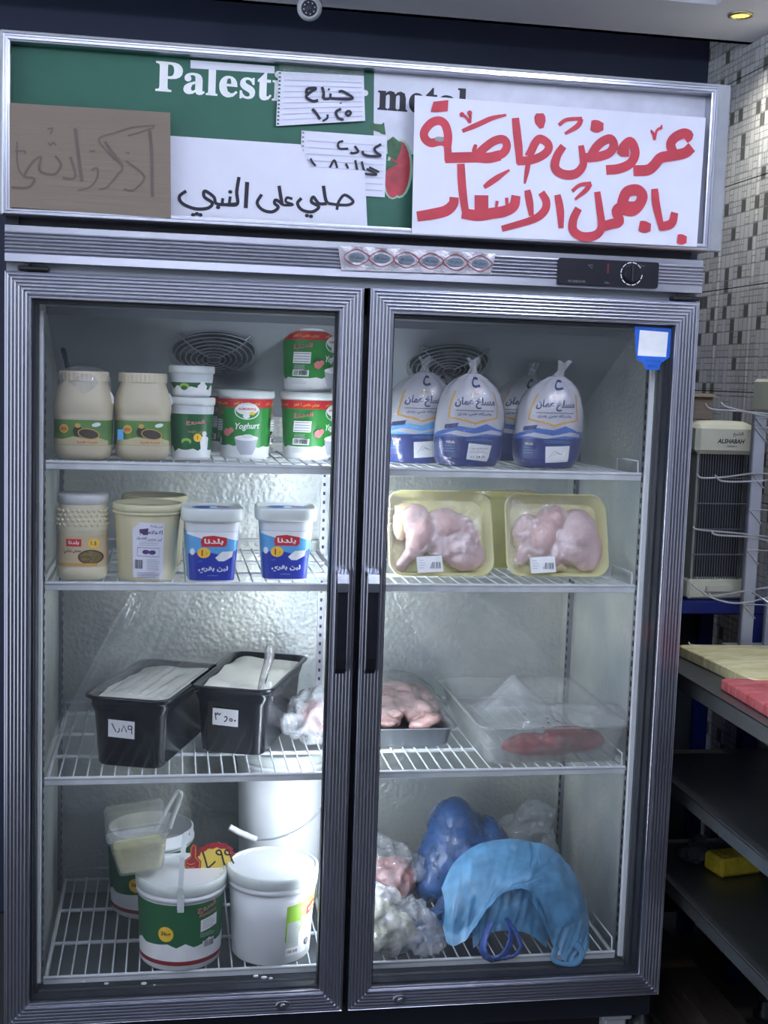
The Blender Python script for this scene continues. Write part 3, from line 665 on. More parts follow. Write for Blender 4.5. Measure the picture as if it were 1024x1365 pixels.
note('note_sheet', 'upper ruled notebook page with spiral holes and a handwritten price, above the other page', ((371, 95), (485, 101), (487, 161), (368, 168)), .0125,
     ((11, [(566, 168), (572, 148), (606, 146), (584, 160), (566, 180), (592, 197), (614, 194)]), (11, [(630, 140), (636, 165), (634, 188)]), (9, [(634, 188), (660, 186), (664, 166)]), (10, [(664, 186), (700, 188), (744, 188), (750, 180), (712, 158), (696, 160)]), (8, [(704, 203), (706, 207)]), (8, [(654, 148), (660, 152)]), (11, [(590, 228), (606, 246), (622, 270)]), (8, [(652, 250), (650, 266), (632, 277)]), (10, [(706, 228), (686, 240), (694, 264), (716, 272)]), (9, [(736, 234), (745, 244), (735, 256), (725, 246), (736, 234)])))
# clear tape over the upper note
b = MB(); a0, a1, a2, a3 = [at(*a, .0105) for a in ((372, 84), (486, 88), (484, 108), (374, 106))]
b.grid(lambda u, v: a0.lerp(a1, u).lerp(a3.lerp(a2, u), v)+Vector((0, .0012*math.sin(u*60+3*math.sin(v*9)), 0)), 70, 6)
tag(build('adhesive_tape', b, film('tape_film', (240, 240, 245), .10, .08, 1.6, .8, 160)), 'shiny strip of clear tape across the top of the upper notebook page', 'tape')
# big poster: red brush lettering
def pflap(u, v): return .010*max(0, u-.8)**1.3*5*(.3+.7*math.sin(v*2.6))-.0
t, q = flatthing('poster', 'large white poster with red brushed Arabic lettering covering the right half of the sign', 'poster', ((553, 127), (941, 157), (929, 329), (549, 311)), -.0095, PAPER)
g3 = pc((540, 110), .2148, -.0095); g4 = pc((720, 110), .2344, -.0095); p = Print(pl(-.0097), lift=.0003)
for f_, kk, S in ((g3, .2148/735, ((40, 0, [(262, 380), (266, 430), (268, 488)]), (44, 0, [(262, 400), (267, 330), (250, 265), (215, 238), (165, 250), (122, 300), (122, 345), (160, 375), (215, 365), (262, 372)]),
      (54, 0, [(248, 468), (350, 466), (440, 464), (520, 468), (590, 452)]), (44, 0, [(560, 462), (606, 440), (630, 405), (625, 368), (598, 352), (550, 365), (500, 400), (455, 440), (430, 462)]), (22, .7, [(440, 385), (428, 420), (425, 450)]),
      (15, 0, [(352, 200), (365, 205), (385, 225), (402, 252)]), (15, 0, [(402, 252), (404, 215), (402, 190)]), (27, .75, [(355, 302), (450, 262), (540, 222), (628, 202)]),
      (44, .3, [(685, 220), (696, 330), (706, 420), (710, 505)]), (44, 0, [(695, 488), (780, 482), (850, 455), (890, 415), (882, 375), (836, 350), (806, 378), (786, 420), (765, 460)]), (27, .8, [(768, 480), (758, 540), (742, 628)]),
      (60, .9, [(836, 192), (838, 238), (848, 285)]), (56, .2, [(75, 832), (180, 815), (255, 795), (298, 755), (304, 712)]), (44, .2, [(346, 505), (352, 620), (362, 720), (378, 825)]),
      (58, .2, [(352, 812), (450, 825), (540, 812), (620, 798), (675, 765), (688, 702)]), (74, 0, [(474, 700), (474, 760), (474, 812)]), (22, .5, [(630, 715), (634, 790)]), (20, .5, [(572, 735), (562, 800)]),
      (32, .9, [(490, 650), (560, 600), (648, 543)]), (40, .5, [(758, 668), (772, 740), (784, 828)]), (44, .4, [(845, 682), (876, 740), (862, 800), (790, 852), (600, 908)]), (42, .5, [(945, 697), (962, 790), (968, 905)]))),
      (g4, .2344/735, ((18, 0, [(106, 243), (150, 212), (238, 206)]), (26, .7, [(236, 206), (212, 248), (140, 292)]), (44, .5, [(132, 362), (95, 420), (85, 485), (130, 522), (200, 520), (244, 470), (240, 410), (232, 358)]),
      (44, 0, [(240, 428), (320, 424), (390, 402), (418, 360), (400, 322), (356, 335), (318, 370), (290, 415)]), (58, .6, [(288, 245), (325, 250), (360, 252)]),
      (46, 0, [(375, 498), (450, 490), (515, 458), (540, 400), (518, 340), (488, 350), (462, 392), (505, 395)]), (52, 0, [(530, 502), (610, 498), (648, 470), (684, 430), (740, 418), (820, 402), (862, 368)]),
      (48, 0, [(758, 405), (742, 355), (764, 315), (815, 290), (845, 302), (822, 322)]), (13, 0, [(630, 278), (642, 290), (650, 328)]), (13, 0, [(650, 328), (662, 275), (694, 255)]), (24, 0, [(630, 285), (638, 282)]), (24, 0, [(682, 255), (692, 258)]),
      (18, 0, [(182, 618), (225, 584), (290, 574)]), (24, .7, [(288, 576), (260, 612), (198, 665)]), (44, .4, [(218, 716), (188, 780), (188, 842), (240, 876), (315, 868), (348, 820), (338, 720), (324, 622)]),
      (48, 0, [(345, 822), (400, 806), (450, 790), (432, 730), (470, 700)]), (54, 0, [(468, 720), (525, 728), (565, 690), (580, 645), (550, 612), (495, 622), (472, 665), (462, 720)]), (26, 0, [(480, 690), (540, 690), (580, 655)]),
      (56, .5, [(562, 815), (595, 822), (628, 825)]), (40, .4, [(650, 605), (660, 700), (692, 838)]), (44, .2, [(680, 822), (745, 802), (764, 740)]), (50, .5, [(778, 890), (805, 893), (832, 895)])))):
    for wd, tp, P in S: p.stroke([f_(*a) for a in P], wd*kk*1.12, RED, tp)
p.poly([g3(*a) for a in ((158, 184), (176, 120), (268, 110), (264, 178), (200, 184))], RED)
for a in ((352, 200), (400, 190)): p.ell(*g3(*a), .0042, .0042, RED)
p.ell(*g3(212, 353), .0085, .0043, pm('grey_tape_patch', (150, 146, 146), .7))
p.done('brush_lettering', t, True)
# blue service sticker on the right door (the square code itself is left out)
st_ = thing('door_sticker', 'small blue sticker with a blank white square at the top right of the right door', 'sticker', at(869, 465, .0135))
p = Print(lambda u, v, off: (u, .0135-off, v), lift=.0003); gs = lambda x, y: (lambda v: (v.x, v.z))(at(x, y, .0135))
p.poly([gs(*a) for a in ((846, 435), (897, 438), (893, 476), (881, 484), (879, 493), (861, 493), (858, 484), (848, 479))], pm('sticker_blue', (34, 98, 200), .4))
p.poly([gs(*a) for a in ((853, 440), (891, 443), (888, 476), (850, 474))], LWH)
p.text('扫一扫 加入我', *gs(871, 481), .004, INK, 0, .026, -.03); p.text('服务中心', *gs(870, 488), .004, INK, 0, .018, -.03)
p.done('sticker_face', st_, True)
# ------------------------------------------------------------------ goods, top shelf
S1, S2, S3, S4 = [z+.002 for z in SH[::-1]]
def rim_lid(b, r, z, h=.012, n=40, e=2, d=1): b.lathe([(r*.97, z), (r, z+.001), (r*1.01, z+h*.4), (r*1.01, z+h*.8), (r*.98, z+h), (r*.93, z+h), (r*.92, z+h*.7), (0.0001, z+h*.7)], n, e, d=d, cap0=False)
SPL = lambda seed, n, u0, u1, z0, amp: [(u0, -.001)]+[(u1, -.001)]+[(u1+(u0-u1)*i/n, z0+amp*(noise.noise(Vector((i*.9, seed, 0)))+.6*abs(noise.noise(Vector((i*2.3, seed, 4)))))) for i in range(n+1)]
def green_pot(name, label, H, rt, rb, band, loc, rz, group, small=False):
    t = thing(name, label, 'yoghurt pot', loc, (0, 0, rz), group)
    bd = Body([(rb*.93, 0), (rb, .003), (rt, H-.012)]); b = MB(); b.lathe([(rb*.93, 0), (rb, .003), (rb+(rt-rb)*.5, H*.5), (rt, H-.012)], 48)
    build('tub', b, WHITE, t)
    b = MB(); rim_lid(b, rt*1.07, H-.014, .014, 48); build('lid', b, pm('white_lid', (214, 222, 218), .4), t)
    z0, z1 = (.004, H-(.016 if not small else .028))
    b = MB(); b.lathe([(bd.r(z0)+.0005, z0), (bd.r(z1)+.0005, z1)], 64, cap0=False, cap1=False); lb = build('label', b, LG if not small else LDG, t)
    p = Print(bd.mp(0, 0), L=.0045, lift=.0007); P2 = 2*math.pi*bd.r(H*.5)
    n = 26; zz = .024 if not small else .018
    hs = [zz+.010*noise.noise(Vector((i*.83, H*9, rt*50)))+.008*abs(noise.noise(Vector((i*2.1, 5, 0)))) for i in range(n)]; hs.append(hs[0])
    for i in range(n):
        u0, u1 = -P2/2+P2*i/n, -P2/2+P2*(i+1)/n; p.put(([(u0, z0), (u1, z0), (u1, hs[i+1]), (u0, hs[i])], [(0, 1, 2, 3)]), LWH, 1)
    p.k = 1
    if band:
        for i in range(24): u0 = -P2/2+P2*i/24; p.put(([(u0, z1-.016), (u0+P2/24, z1-.016), (u0+P2/24, z1), (u0, z1)], [(0, 1, 2, 3)]), LRED, 1)
        for i in range(5): p.text('عرض خاص 1 كغم', -P2/2+P2*(i+.5)/5, z1-.009, .0085, LYEL, .012, P2/5*.78)
    if not small:
        zc = H*.70; p.ell(0, zc, .0225, .0155, LWH); p.ell(0, zc, .0205, .0138, LG); p.ell(0, zc+.003, .0200, .0100, LWH); p.ell(.009, zc-.004, .005, .003, LYEL); p.ell(-.001, zc-.009, .006, .0045, LWH)
        p.text('ALMOROUJ', 0, zc+.0035, .0055, LRED, .03, .031)
        p.text('Yoghurt', .002, H*.475, .015, LWH, .02, .044, .05, .35); p.ell(-.028, H*.42, .005, .005, LPINK)
        p.poly([(-.021, .040), (.021, .040), (.016, .020), (.010, .009), (-.010, .009), (-.016, .020)], LGREY if 0 else pm('bowl_grey', (176, 182, 190), .4)); p.ell(0, .040, .021, .0052, LWH); p.ell(.002, .043, .010, .004, pm('cream_shade', (214, 218, 220), .5))
        for s in (-1, 1):
            u = s*P2*.215; p.text('المروج', u, H*.66, .012, LPINK, .03, .034); p.text('المروج', u, H*.66, .010, LBRN, .0, .030)
            p.rect(u, H*.49, .032, .021, LWH)
            for j in range(4): p.rect(u, H*.49+.0075-.005*j, .028, .0013, LGREY)
            p.lines(u, H*.345, .026, .008, 4, LWH, .0005, 4); p.rect(u, .034, .030, .0115, LWH); p.bars(u, .0345, .026, .009, 16, INK); p.lines(u, .018, .028, .006, 3, LGREY, .0005)
            p.poly([(u+s*.0+.022, .052), (u+.028, .058), (u+.034, .054), (u+.037, .047), (u+.031, .042), (u+.024, .045)], LPINK)
    else:
        p.text('المروج', .004, H*.60, .010, LPINK, .03, .034); p.text('لبن رائب', .004, H*.46, .006, LORG, .01, .026) if H > .08 else None
        p.ell(-.012, H*.30 if H > .08 else H*.34, .009, .0055, LLIME); p.ell(-.012, (H*.30 if H > .08 else H*.34)-.003, .006, .004, LDG)
        p.poly([(.012, H*.34), (.031, H*.34), (.028, .006), (.016, .006)], LWH); p.ell(.0215, H*.34, .0098, .005, LWH); p.ell(.0215, H*.42, .005, .005, LWH)
        if H > .08: p.ell(.008, H*.36, .0075, .0075, LYEL); p.text('1', .008, H*.36, .007, LRED, .03)
        b2 = MB(); b2.lathe([(bd.r(H-.03)+.0010, H-.030), (bd.r(H-.016)+.0012, H-.016)], 48, cap0=False, cap1=False); build('collar', b2, pm('frosted_white', (206, 214, 216), .4), t)
    p.done('label_print', lb); return t
GR = 'green yoghurt pots on the top shelf'
green_pot('yoghurt_pot', 'green and white one-kilo yoghurt pot showing its bowl picture, beside the small cups', .128, .0505, .044, True, (.409, .235, S1), 0, GR)
pb = green_pot('yoghurt_pot', 'lower of the two stacked red-banded yoghurt pots by the centre post', .128, .0510, .0445, True, (.530, .262, S1), R(60), GR)
dup(pb, (.5285, .262, S1+.129), (0, 0, R(57)), 'upper of the two stacked red-banded yoghurt pots, reaching above the fan guard', GR)
dup(pb, (.392, .375, S1), (0, 0, R(20)), 'back-row yoghurt pot showing as a sliver beside the small cups', GR)
green_pot('yoghurt_cup', 'tall green and white yoghurt cup under a smaller one beside the tahini jars', .113, .0395, .0345, False, (.308, .180, S1), R(4), 'stacked small yoghurt cups', True)
green_pot('yoghurt_cup', 'short green yoghurt cup standing on top of the taller green cup', .056, .0385, .034, False, (.307, .180, S1+.1135), R(-3), 'stacked small yoghurt cups', True)
CREAMP = pm('tahini_cream', (200, 190, 162), .42, 0, .04, sss=0); CRLID = pm('tahini_lid', (212, 202, 174), .4)
def tahini(label, loc, rz):
    t = thing('tahini_jar', label, 'jar', loc, (0, 0, rz), 'cream tahini jars on the top shelf')
    pr = [(.036, 0), (.044, .004), (.048, .012), (.0495, .022), (.0492, .025), (.0492, .070), (.0505, .073), (.0490, .076), (.0505, .082), (.0515, .094), (.0490, .108), (.0445, .122), (.0405, .133), (.0395, .140)]
    bd = Body(pr, 3.2); b = MB(); b.lathe(pr, 56, 3.2); build('jar_body', b, CREAMP, t)
    b = MB(); n = 72; pr2 = [(.0405, .136), (.0425, .137), (.0425, .150), (.0415, .1535)]
    rings = [[(lambda q: q+(z,))(sup(2*math.pi*k/n, r+(.0006 if k % 2 and i in (1, 2) else 0), 2.4)) for k in range(n)] for i, (r, z) in enumerate(pr2)]; b.loft(rings, 0, False); build('lid', b, CRLID, t)
    lm = Body([(.0497, 0), (.0497, .2)], 3.2); b = MB(); b.lathe([(.0497, .026), (.0497, .0695)], 72, 3.2, cap0=False, cap1=False); lb = build('label', b, pm('tahini_green', (88, 134, 62), .42, 0, .2, 24), t)
    m0 = lm.mp(); mp = lambda u, v, off: m0(u, v, off) if abs(u) < .047 else m0(math.copysign(.047, u), v, off)
    p = Print(mp, L=.0045, lift=.0006)
    p.poly([(-.046, .0265), (.046, .0265), (.046, .034), (.03, .040), (.01, .037), (-.012, .041), (-.03, .036), (-.046, .037)], pm('tahini_sand', (196, 184, 140), .5))
    p.ell(-.028, .054, .0075, .0075, LYEL); p.ell(-.028, .054, .0062, .0062, LORG); p.text('800', -.028, .054, .005, LRED, .02)
    p.ell(-.004, .050, .0085, .009, pm('jug_dark', (52, 48, 44), .4)); p.ell(-.004, .060, .005, .004, LORG); p.ell(.014, .046, .0185, .0095, LORG, -.15); p.ell(.014, .046, .0170, .0080, pm('sesame_dark', (64, 52, 40), .6, 0, .6, 400), -.15)
    p.ell(.027, .062, .0075, .0035, LWH, .2); p.text('طحينة فاخرة', .012, .0315, .0055, LRED, .02, .034)
    p.done('label_print', lb)
    b = MB(); b.tube([(.0465, -.005, .118), (.049, -.010, .108), (.0505, -.012, .098)], .004, 8, rs=[.001, .0045, .003]); build('tamper_tab', b, LWH, t); return t
tj = tahini('leftmost cream tahini jar, with crumpled clear film over its lid', (.119, .131, S1), R(-3))
t2 = dup(tj, (.220, .160, S1), (0, 0, R(4)), 'second cream tahini jar from the left, its lid bare and price sticker on the label')
b = MB()
def fdome(u, v):
    a = u*2*math.pi; r = .046*math.sin(v*1.57)*(1+.04*math.sin(5*a)); z = .162-.014*(1-math.cos(v*1.9))+.0015*math.sin(9*a+4*v)
    if v > .8: z -= (v-.8)*.12*(1+.3*math.sin(7*a))
    return (r*math.sin(a), -r*math.cos(a), z)
b.grid(fdome, 40, 8); build('film_cover', b, CLEAR, tj)
p = Print(lambda u, v, off: (u-.040, -.0475-off-.004, v+.045), lift=.0002); p.rect(0, 0, .010, .018, LSKY); p.done('price_sticker', t2)
# chicken bags
BAGW = pm('bag_white_print', (190, 190, 196), .32, 0, .04, 10, coat=.3); BAGB = pm('bag_royal_print', (26, 46, 116), .3, 0, .12, 18, coat=.3)
def bagsurf(seed, tilt):
    P = [(.0, 0), (.050, .003), (.060, .02), (.064, .05), (.064, .08), (.061, .11), (.055, .132), (.045, .150), (.026, .165), (.010, .173)]
    def f(a, z, off=0):
        for (r0, z0), (r1, z1) in zip(P, P[1:]):
            if z0 <= z <= z1: r = r0+(r1-r0)*(z-z0)/(z1-z0); break
        else: r = P[-1][0]
        w = .0035*noise.noise(Vector((math.sin(a)*1.6, math.cos(a)*1.6, z*22+seed)))+.0032*(z/.17)**2*math.sin(a*9+seed+z*60)
        r = r+w+off; return Vector((r*math.sin(a)+tilt*z*z*6, -r*.72*math.cos(a), z))
    return f
def chicken_bag(label, loc, rz, seed, tilt, tip, sticker=True, face=True):
    t = thing('chicken_bag', label, 'bag', loc, (0, 0, rz), 'bagged whole chickens on the top right shelf')
    f = bagsurf(seed, tilt); b = MB(); n = 56; zs = [0, .002, .006, .012]+[.02+.0075*i for i in range(20)]+[.172]
    b.loft([[f(2*math.pi*k/n, z) for k in range(n)] for z in zs], 0, True); bg = build('bag_body', b, BAGW, t)
    mp = lambda u, v, off: tuple(f(max(-1.6, min(1.6, u/.056)), max(.001, v), off))
    p = Print(mp, L=.0045, lift=.0006)
    p.poly([(-.088, .002), (.088, .002), (.088, .064), (.05, .066), (.02, .060), (-.01, .064), (-.04, .058), (-.088, .062)], BAGB)
    p.poly([(-.085, .062), (-.05, .070), (-.03, .078), (.0, .074), (.02, .082), (.045, .072), (.085, .070), (.085, .060), (-.085, .056)], LSKY if seed == 1 else pm('bag_mid_blue', (56, 98, 176), .35))
    p.poly([(-.06, .060), (-.03, .069), (.0, .064), (.03, .071), (.06, .066), (.06, .061), (.02, .064), (-.01, .058), (-.04, .062)], BAGW)
    G = LORG
    p.stroke([(-.043, .140), (-.044, .093), (-.014, .087), (0, .082), (.014, .087), (.044, .093), (.043, .140)], .0042, G, 0, False)
    p.text('دجاج', 0, .136, .008, G, .03, .020); p.text('مسلخ عمّان'.replace('ّ', ''), 0, .119, .021, LNAVY, .035, .072); p.rect(0, .1055, .066, .0012, LNAVY); p.text('وشركاه طبي وبري', 0, .099, .008, LNAVY, .02, .058)
    p.stroke([(.008, .163), (-.004, .164), (-.008, .155), (-.002, .149), (.010, .151)], .0045, LNAVY)
    p.poly([(-.052, .079), (-.026, .083), (-.028, .075), (-.053, .071)], LNAVY); p.text('HALAL', -.038, .048, .005, LWH, .01, .015)
    p.lines(-.040, .036, .022, .010, 3, LSKY, .0007); p.lines(.012, .053, .05, .003, 2, LSKY, .0006)
    if sticker:
        a = .10*math.sin(seed*2.3); p.rect(.012, .030, .042, .030, LWH, a)
        if seed % 2 == 0: p.text('دجاج طازج مبرد', .012, .037, .0045, INK, .01, .032); p.lines(.012, .031, .034, .003, 2, LGREY); p.text('11 24 30', .010, .022, .004, INK, .01, .026)
        else:
            for i in range(3): p.stroke([(-.002+i*.006, .024+i*.004), (.006+i*.005, .036-i*.003), (.014+i*.004, .030)], .0006, LGREY)
    p.done('bag_print', bg)
    b = MB(); nt = 28
    def tipf(u, v):
        a = 2*math.pi*u; r = (.010+.016*v**1.5)*(1+.35*math.sin(a*6+seed)); q = f(0, .170); return (q.x+tip*v*.012+r*math.sin(a)*(1 if v < .1 else 1.2), q.y*.0+r*.5*math.cos(a), .169+.028*v+.004*math.sin(a*5))
    def neck(u, v):
        a = 2*math.pi*u; r = (.014-.009*min(1, v*2)+.012*max(0, v-.5))*(1+.3*math.sin(a*5+seed)); q = f(0, .168); return (q.x+tip*v*.02+r*math.sin(a), r*.6*math.cos(a), .164+.036*v+.003*math.sin(3*a)*v)
    b.grid(neck, nt, 8); build('gathered_neck', b, CLEARW, t)
    b = MB(); b.loft([[f(2*math.pi*k/n, z, .0022+.0016*noise.noise(Vector((k*.4, z*60, seed)))) for k in range(n)] for z in zs[1:-1]], 0, True, False, False); build('outer_film', b, film('bag_film', (235, 240, 245), .05, .1, 1.5, .6, 30), t)
    return t
chicken_bag('leftmost front chicken bag on the top shelf, cut off by the centre post', (.722, .175, S1), R(2), 1, .1, 0)
chicken_bag('chicken bag in the middle of the front row, upright with a printed price label', (.812, .118, S1), R(0), 2, .03, .1)
chicken_bag('chicken bag at the right end of the row, its clear neck twisted to a point', (.962, .118, S1), R(-4), 3, .09, .8)
chicken_bag('chicken bag standing behind the gap between the two leftmost front bags', (.800, .330, S1), R(5), 4, 0, 0, False)
chicken_bag('chicken bag half hidden behind the middle and right-hand chicken bags', (.945, .300, S1), R(-3), 6, .2, .3, False)
# ------------------------------------------------------------------ second shelf
def bump_jar():
    t = thing('hummus_jar', 'pale jar with rows of raised beads and a beige label, left end of second shelf', 'jar', (.119, .122, S2))
    pr = [(.037, 0), (.043, .004), (.0445, .018), (.0435, .021), (.0435, .084), (.0450, .087), (.0445, .094), (.0420, .120), (.0412, .134)]
    b = MB(); b.lathe(pr, 48, 3); build('jar_body', b, pm('pale_cream_plastic', (214, 206, 176), .4), t)
    b = MB(); k = 0
    for z in (.098, .106, .114, .122):
        for i in range(30):
            a = 2*math.pi*(i+.5*(k % 2))/30; x, y = sup(a, Body(pr, 3).r(z), 3); b.T = Matrix.Translation((x, y, z)) @ Matrix.Scale(.0032, 4); b.lathe([(.0001, -1), (.7, -.7), (1, 0), (.7, .7), (.0001, 1)], 8, cap0=False, cap1=False)
        k += 1
    bd = build('bead', b, pm('pale_cream_plastic', (214, 206, 176), .4), t); bd['kind'] = 'stuff'
    b = MB(); b.lathe([(.0425, .133), (.044, .135), (.044, .148), (.042, .150), (.0001, .1495)], 48, 2.6); build('lid', b, pm('frosted_lid', (196, 198, 196), .3), t)
    lm = Body([(.0440, 0), (.0440, .2)], 3); b = MB(); b.lathe([(.0440, .024), (.0440, .080)], 64, 3, cap0=False, cap1=False); lb = build('label', b, pm('beige_label', (206, 186, 150), .5, 0, .1, 10), t)
    m0 = lm.mp(); p = Print(lambda u, v, off: m0(max(-.042, min(.042, u)), v, off), L=.0045, lift=.0006)
    p.rect(-.012, .067, .026, .013, LRED); p.text('بلدنا', -.012, .067, .008, LWH, .02, .018); p.ell(.022, .066, .0095, .0080, LYEL); p.text('1.5', .022, .066, .007, LNAVY, .02)
    p.text('حمص شامي', -.014, .052, .009, LBRN, .03, .030); p.ell(.017, .042, .022, .013, LBRN); p.ell(.017, .042, .019, .0105, pm('hummus_bowl', (120, 104, 58), .5, 0, .5, 300)); p.rect(-.004, .029, .066, .004, LORG)
    p.done('label_print', lb)
bump_jar()
YELP = pm('pale_yellow_tub', (216, 208, 168), .32, 0, .04); YELL = pm('yellowish_lid', (206, 202, 164), .25, 0, .05)
def round_tub(label, loc, rz, full=True):
    t = thing('cheese_tub', label, 'tub', loc, (0, 0, rz), 'round pale yellow tubs on the second shelf')
    pr = [(.047, 0), (.050, .003), (.0585, .126)]; bd = Body(pr); b = MB(); b.lathe(pr, 48); build('tub', b, YELP, t)
    b = MB(); b.lathe([(.0585, .122), (.0612, .123), (.0620, .128), (.0620, .134), (.0600, .136), (.0570, .136), (.0560, .1315), (.0001, .1315)], 48, cap0=False); build('lid', b, YELL, t)
    b = MB(); b.lathe([(.0605, .118), (.0617, .119), (.0617, .122), (.0600, .1225)], 48, cap0=False, cap1=False); build('rim', b, YELL, t)
    p = Print(bd.mp(.12), L=.007, lift=.0005); a = -.09
    p.put(([(-.024, .008), (.029, .004), (.030, .104), (-.012, .107), (-.026, .094)], [(0, 1, 2, 3, 4)]), PAPER); PUR = pm('label_purple', (78, 50, 110), .5)
    p.poly([(-.014, .094), (.002, .096), (.001, .084), (-.012, .083)], PUR); p.text('لبن ولبنة', .016, .099, .005, PUR, .02, .022, a); p.text('الاخلاص', .010, .088, .010, PUR, .03, .034, a)
    p.text('لبن وجبن الشرق', .004, .077, .0065, PUR, .02, .044, a); p.lines(.004, .069, .034, .006, 3, LGREY, .0006); p.stroke([(-.016, .062), (.022, .060), (.021, .045), (-.017, .047), (-.016, .062)], .0008, PUR, 0, False)
    p.ell(-.002, .054, .006, .004, PUR); p.ell(.009, .053, .006, .004, PUR); p.bars(-.014, .032, .014, .016, 12, INK); p.lines(.012, .031, .024, .018, 7, LGREY, .0006); p.lines(.004, .013, .040, .008, 4, PUR, .0006)
    p.done('paper_label', t); return t
tf = round_tub('front round pale yellow tub with a white paper label, next to the beaded jar', (.232, .118, S2), R(-6))
dup(tf, (.243, .262, S2), (0, 0, R(160)), 'round pale yellow tub standing behind the white-labelled one')
def blue_tub(label, loc, rz):
    t = thing('yoghurt_tub', label, 'tub', loc, (0, 0, rz), 'square blue yoghurt tubs on the second shelf')
    e = 5; pr = [(.038, 0), (.0405, .003), (.0485, .104), (.0500, .112)]; bd = Body(pr, e); b = MB(); b.lathe(pr, 64, e); build('tub', b, WHITE, t)
    b = MB(); b.lathe([(.0510, .108), (.0545, .109), (.0560, .113), (.0560, .1285), (.0545, .1315), (.0510, .1320), (.0500, .1290), (.0001, .1290)], 64, e, cap0=False); ld = build('lid', b, pm('white_lid', (214, 222, 218), .4), t)
    p = Print(lambda u, v, off: (u, v, .1290+off)); p.ell(0, 0, .036, .03, LSKY); p.ell(.003, 0, .02, .012, LWH); p.rect(.020, .004, .020, .018, LRED); p.ell(-.016, .0, .014, .018, LBLUE); p.done('lid_print', ld)
    b = MB(); b.lathe([(bd.r(z)+.0005, z) for z in (.003, .091)], 72, e, cap0=False, cap1=False); lb = build('label', b, LSKY, t)
    for sgn, nm in ((1, 'label_print'), (-1, 'label_print')):
        m0 = bd.mp(); 
        def mp(u, v, off, m0=m0, sgn=sgn):
            r = bd.r(v); u = max(-.97*r, min(.97*r, u)); x, y, z = m0(u, v, off); return (x*sgn, y*sgn, z)
        p = Print(mp, L=.0045, lift=.0006)
        p.poly([(-.046, .0905), (.046, .0905), (.046, .074), (.02, .080), (-.01, .076), (-.046, .086)], LWH)
        p.poly([(-.041, .003), (.041, .003), (.046, .060), (.03, .052), (.01, .050), (-.015, .056), (-.046, .050)], LBLUE)
        p.poly([(-.022, .074), (-.018, .082), (0, .084), (.024, .080), (.024, .068), (.02, .064), (-.020, .064)], LRED); p.text('بلدنا', .001, .073, .0115, LWH, .03, .034)
        p.ell(-.016, .053, .0115, .0095, LYEL); p.text('1', -.019, .053, .011, LRED, .04); p.text('كغ', -.011, .052, .004, LRED, .02)
        p.poly([(.004, .044), (.016, .055), (.036, .056), (.034, .046), (.020, .038), (.010, .038)], LWH); p.ell(-.036, .055, .004, .006, LWH); p.text('طازج', -.022, .038, .004, LSKY, .01); p.text('لبن بقري', .001, .023, .0125, LWH, .04, .052); p.text('طبيعي كامل الدسم', 0, .012, .0022, LWH, .01, .018)
        p.done(nm, lb)
    return t
bt = blue_tub('left of the two square blue and white yoghurt tubs, beside the round yellow tub', (.345, .112, S2), R(3))
dup(bt, (.480, .135, S2), (0, 0, R(-2)), 'right-hand square blue and white yoghurt tub, standing alone near the centre post')
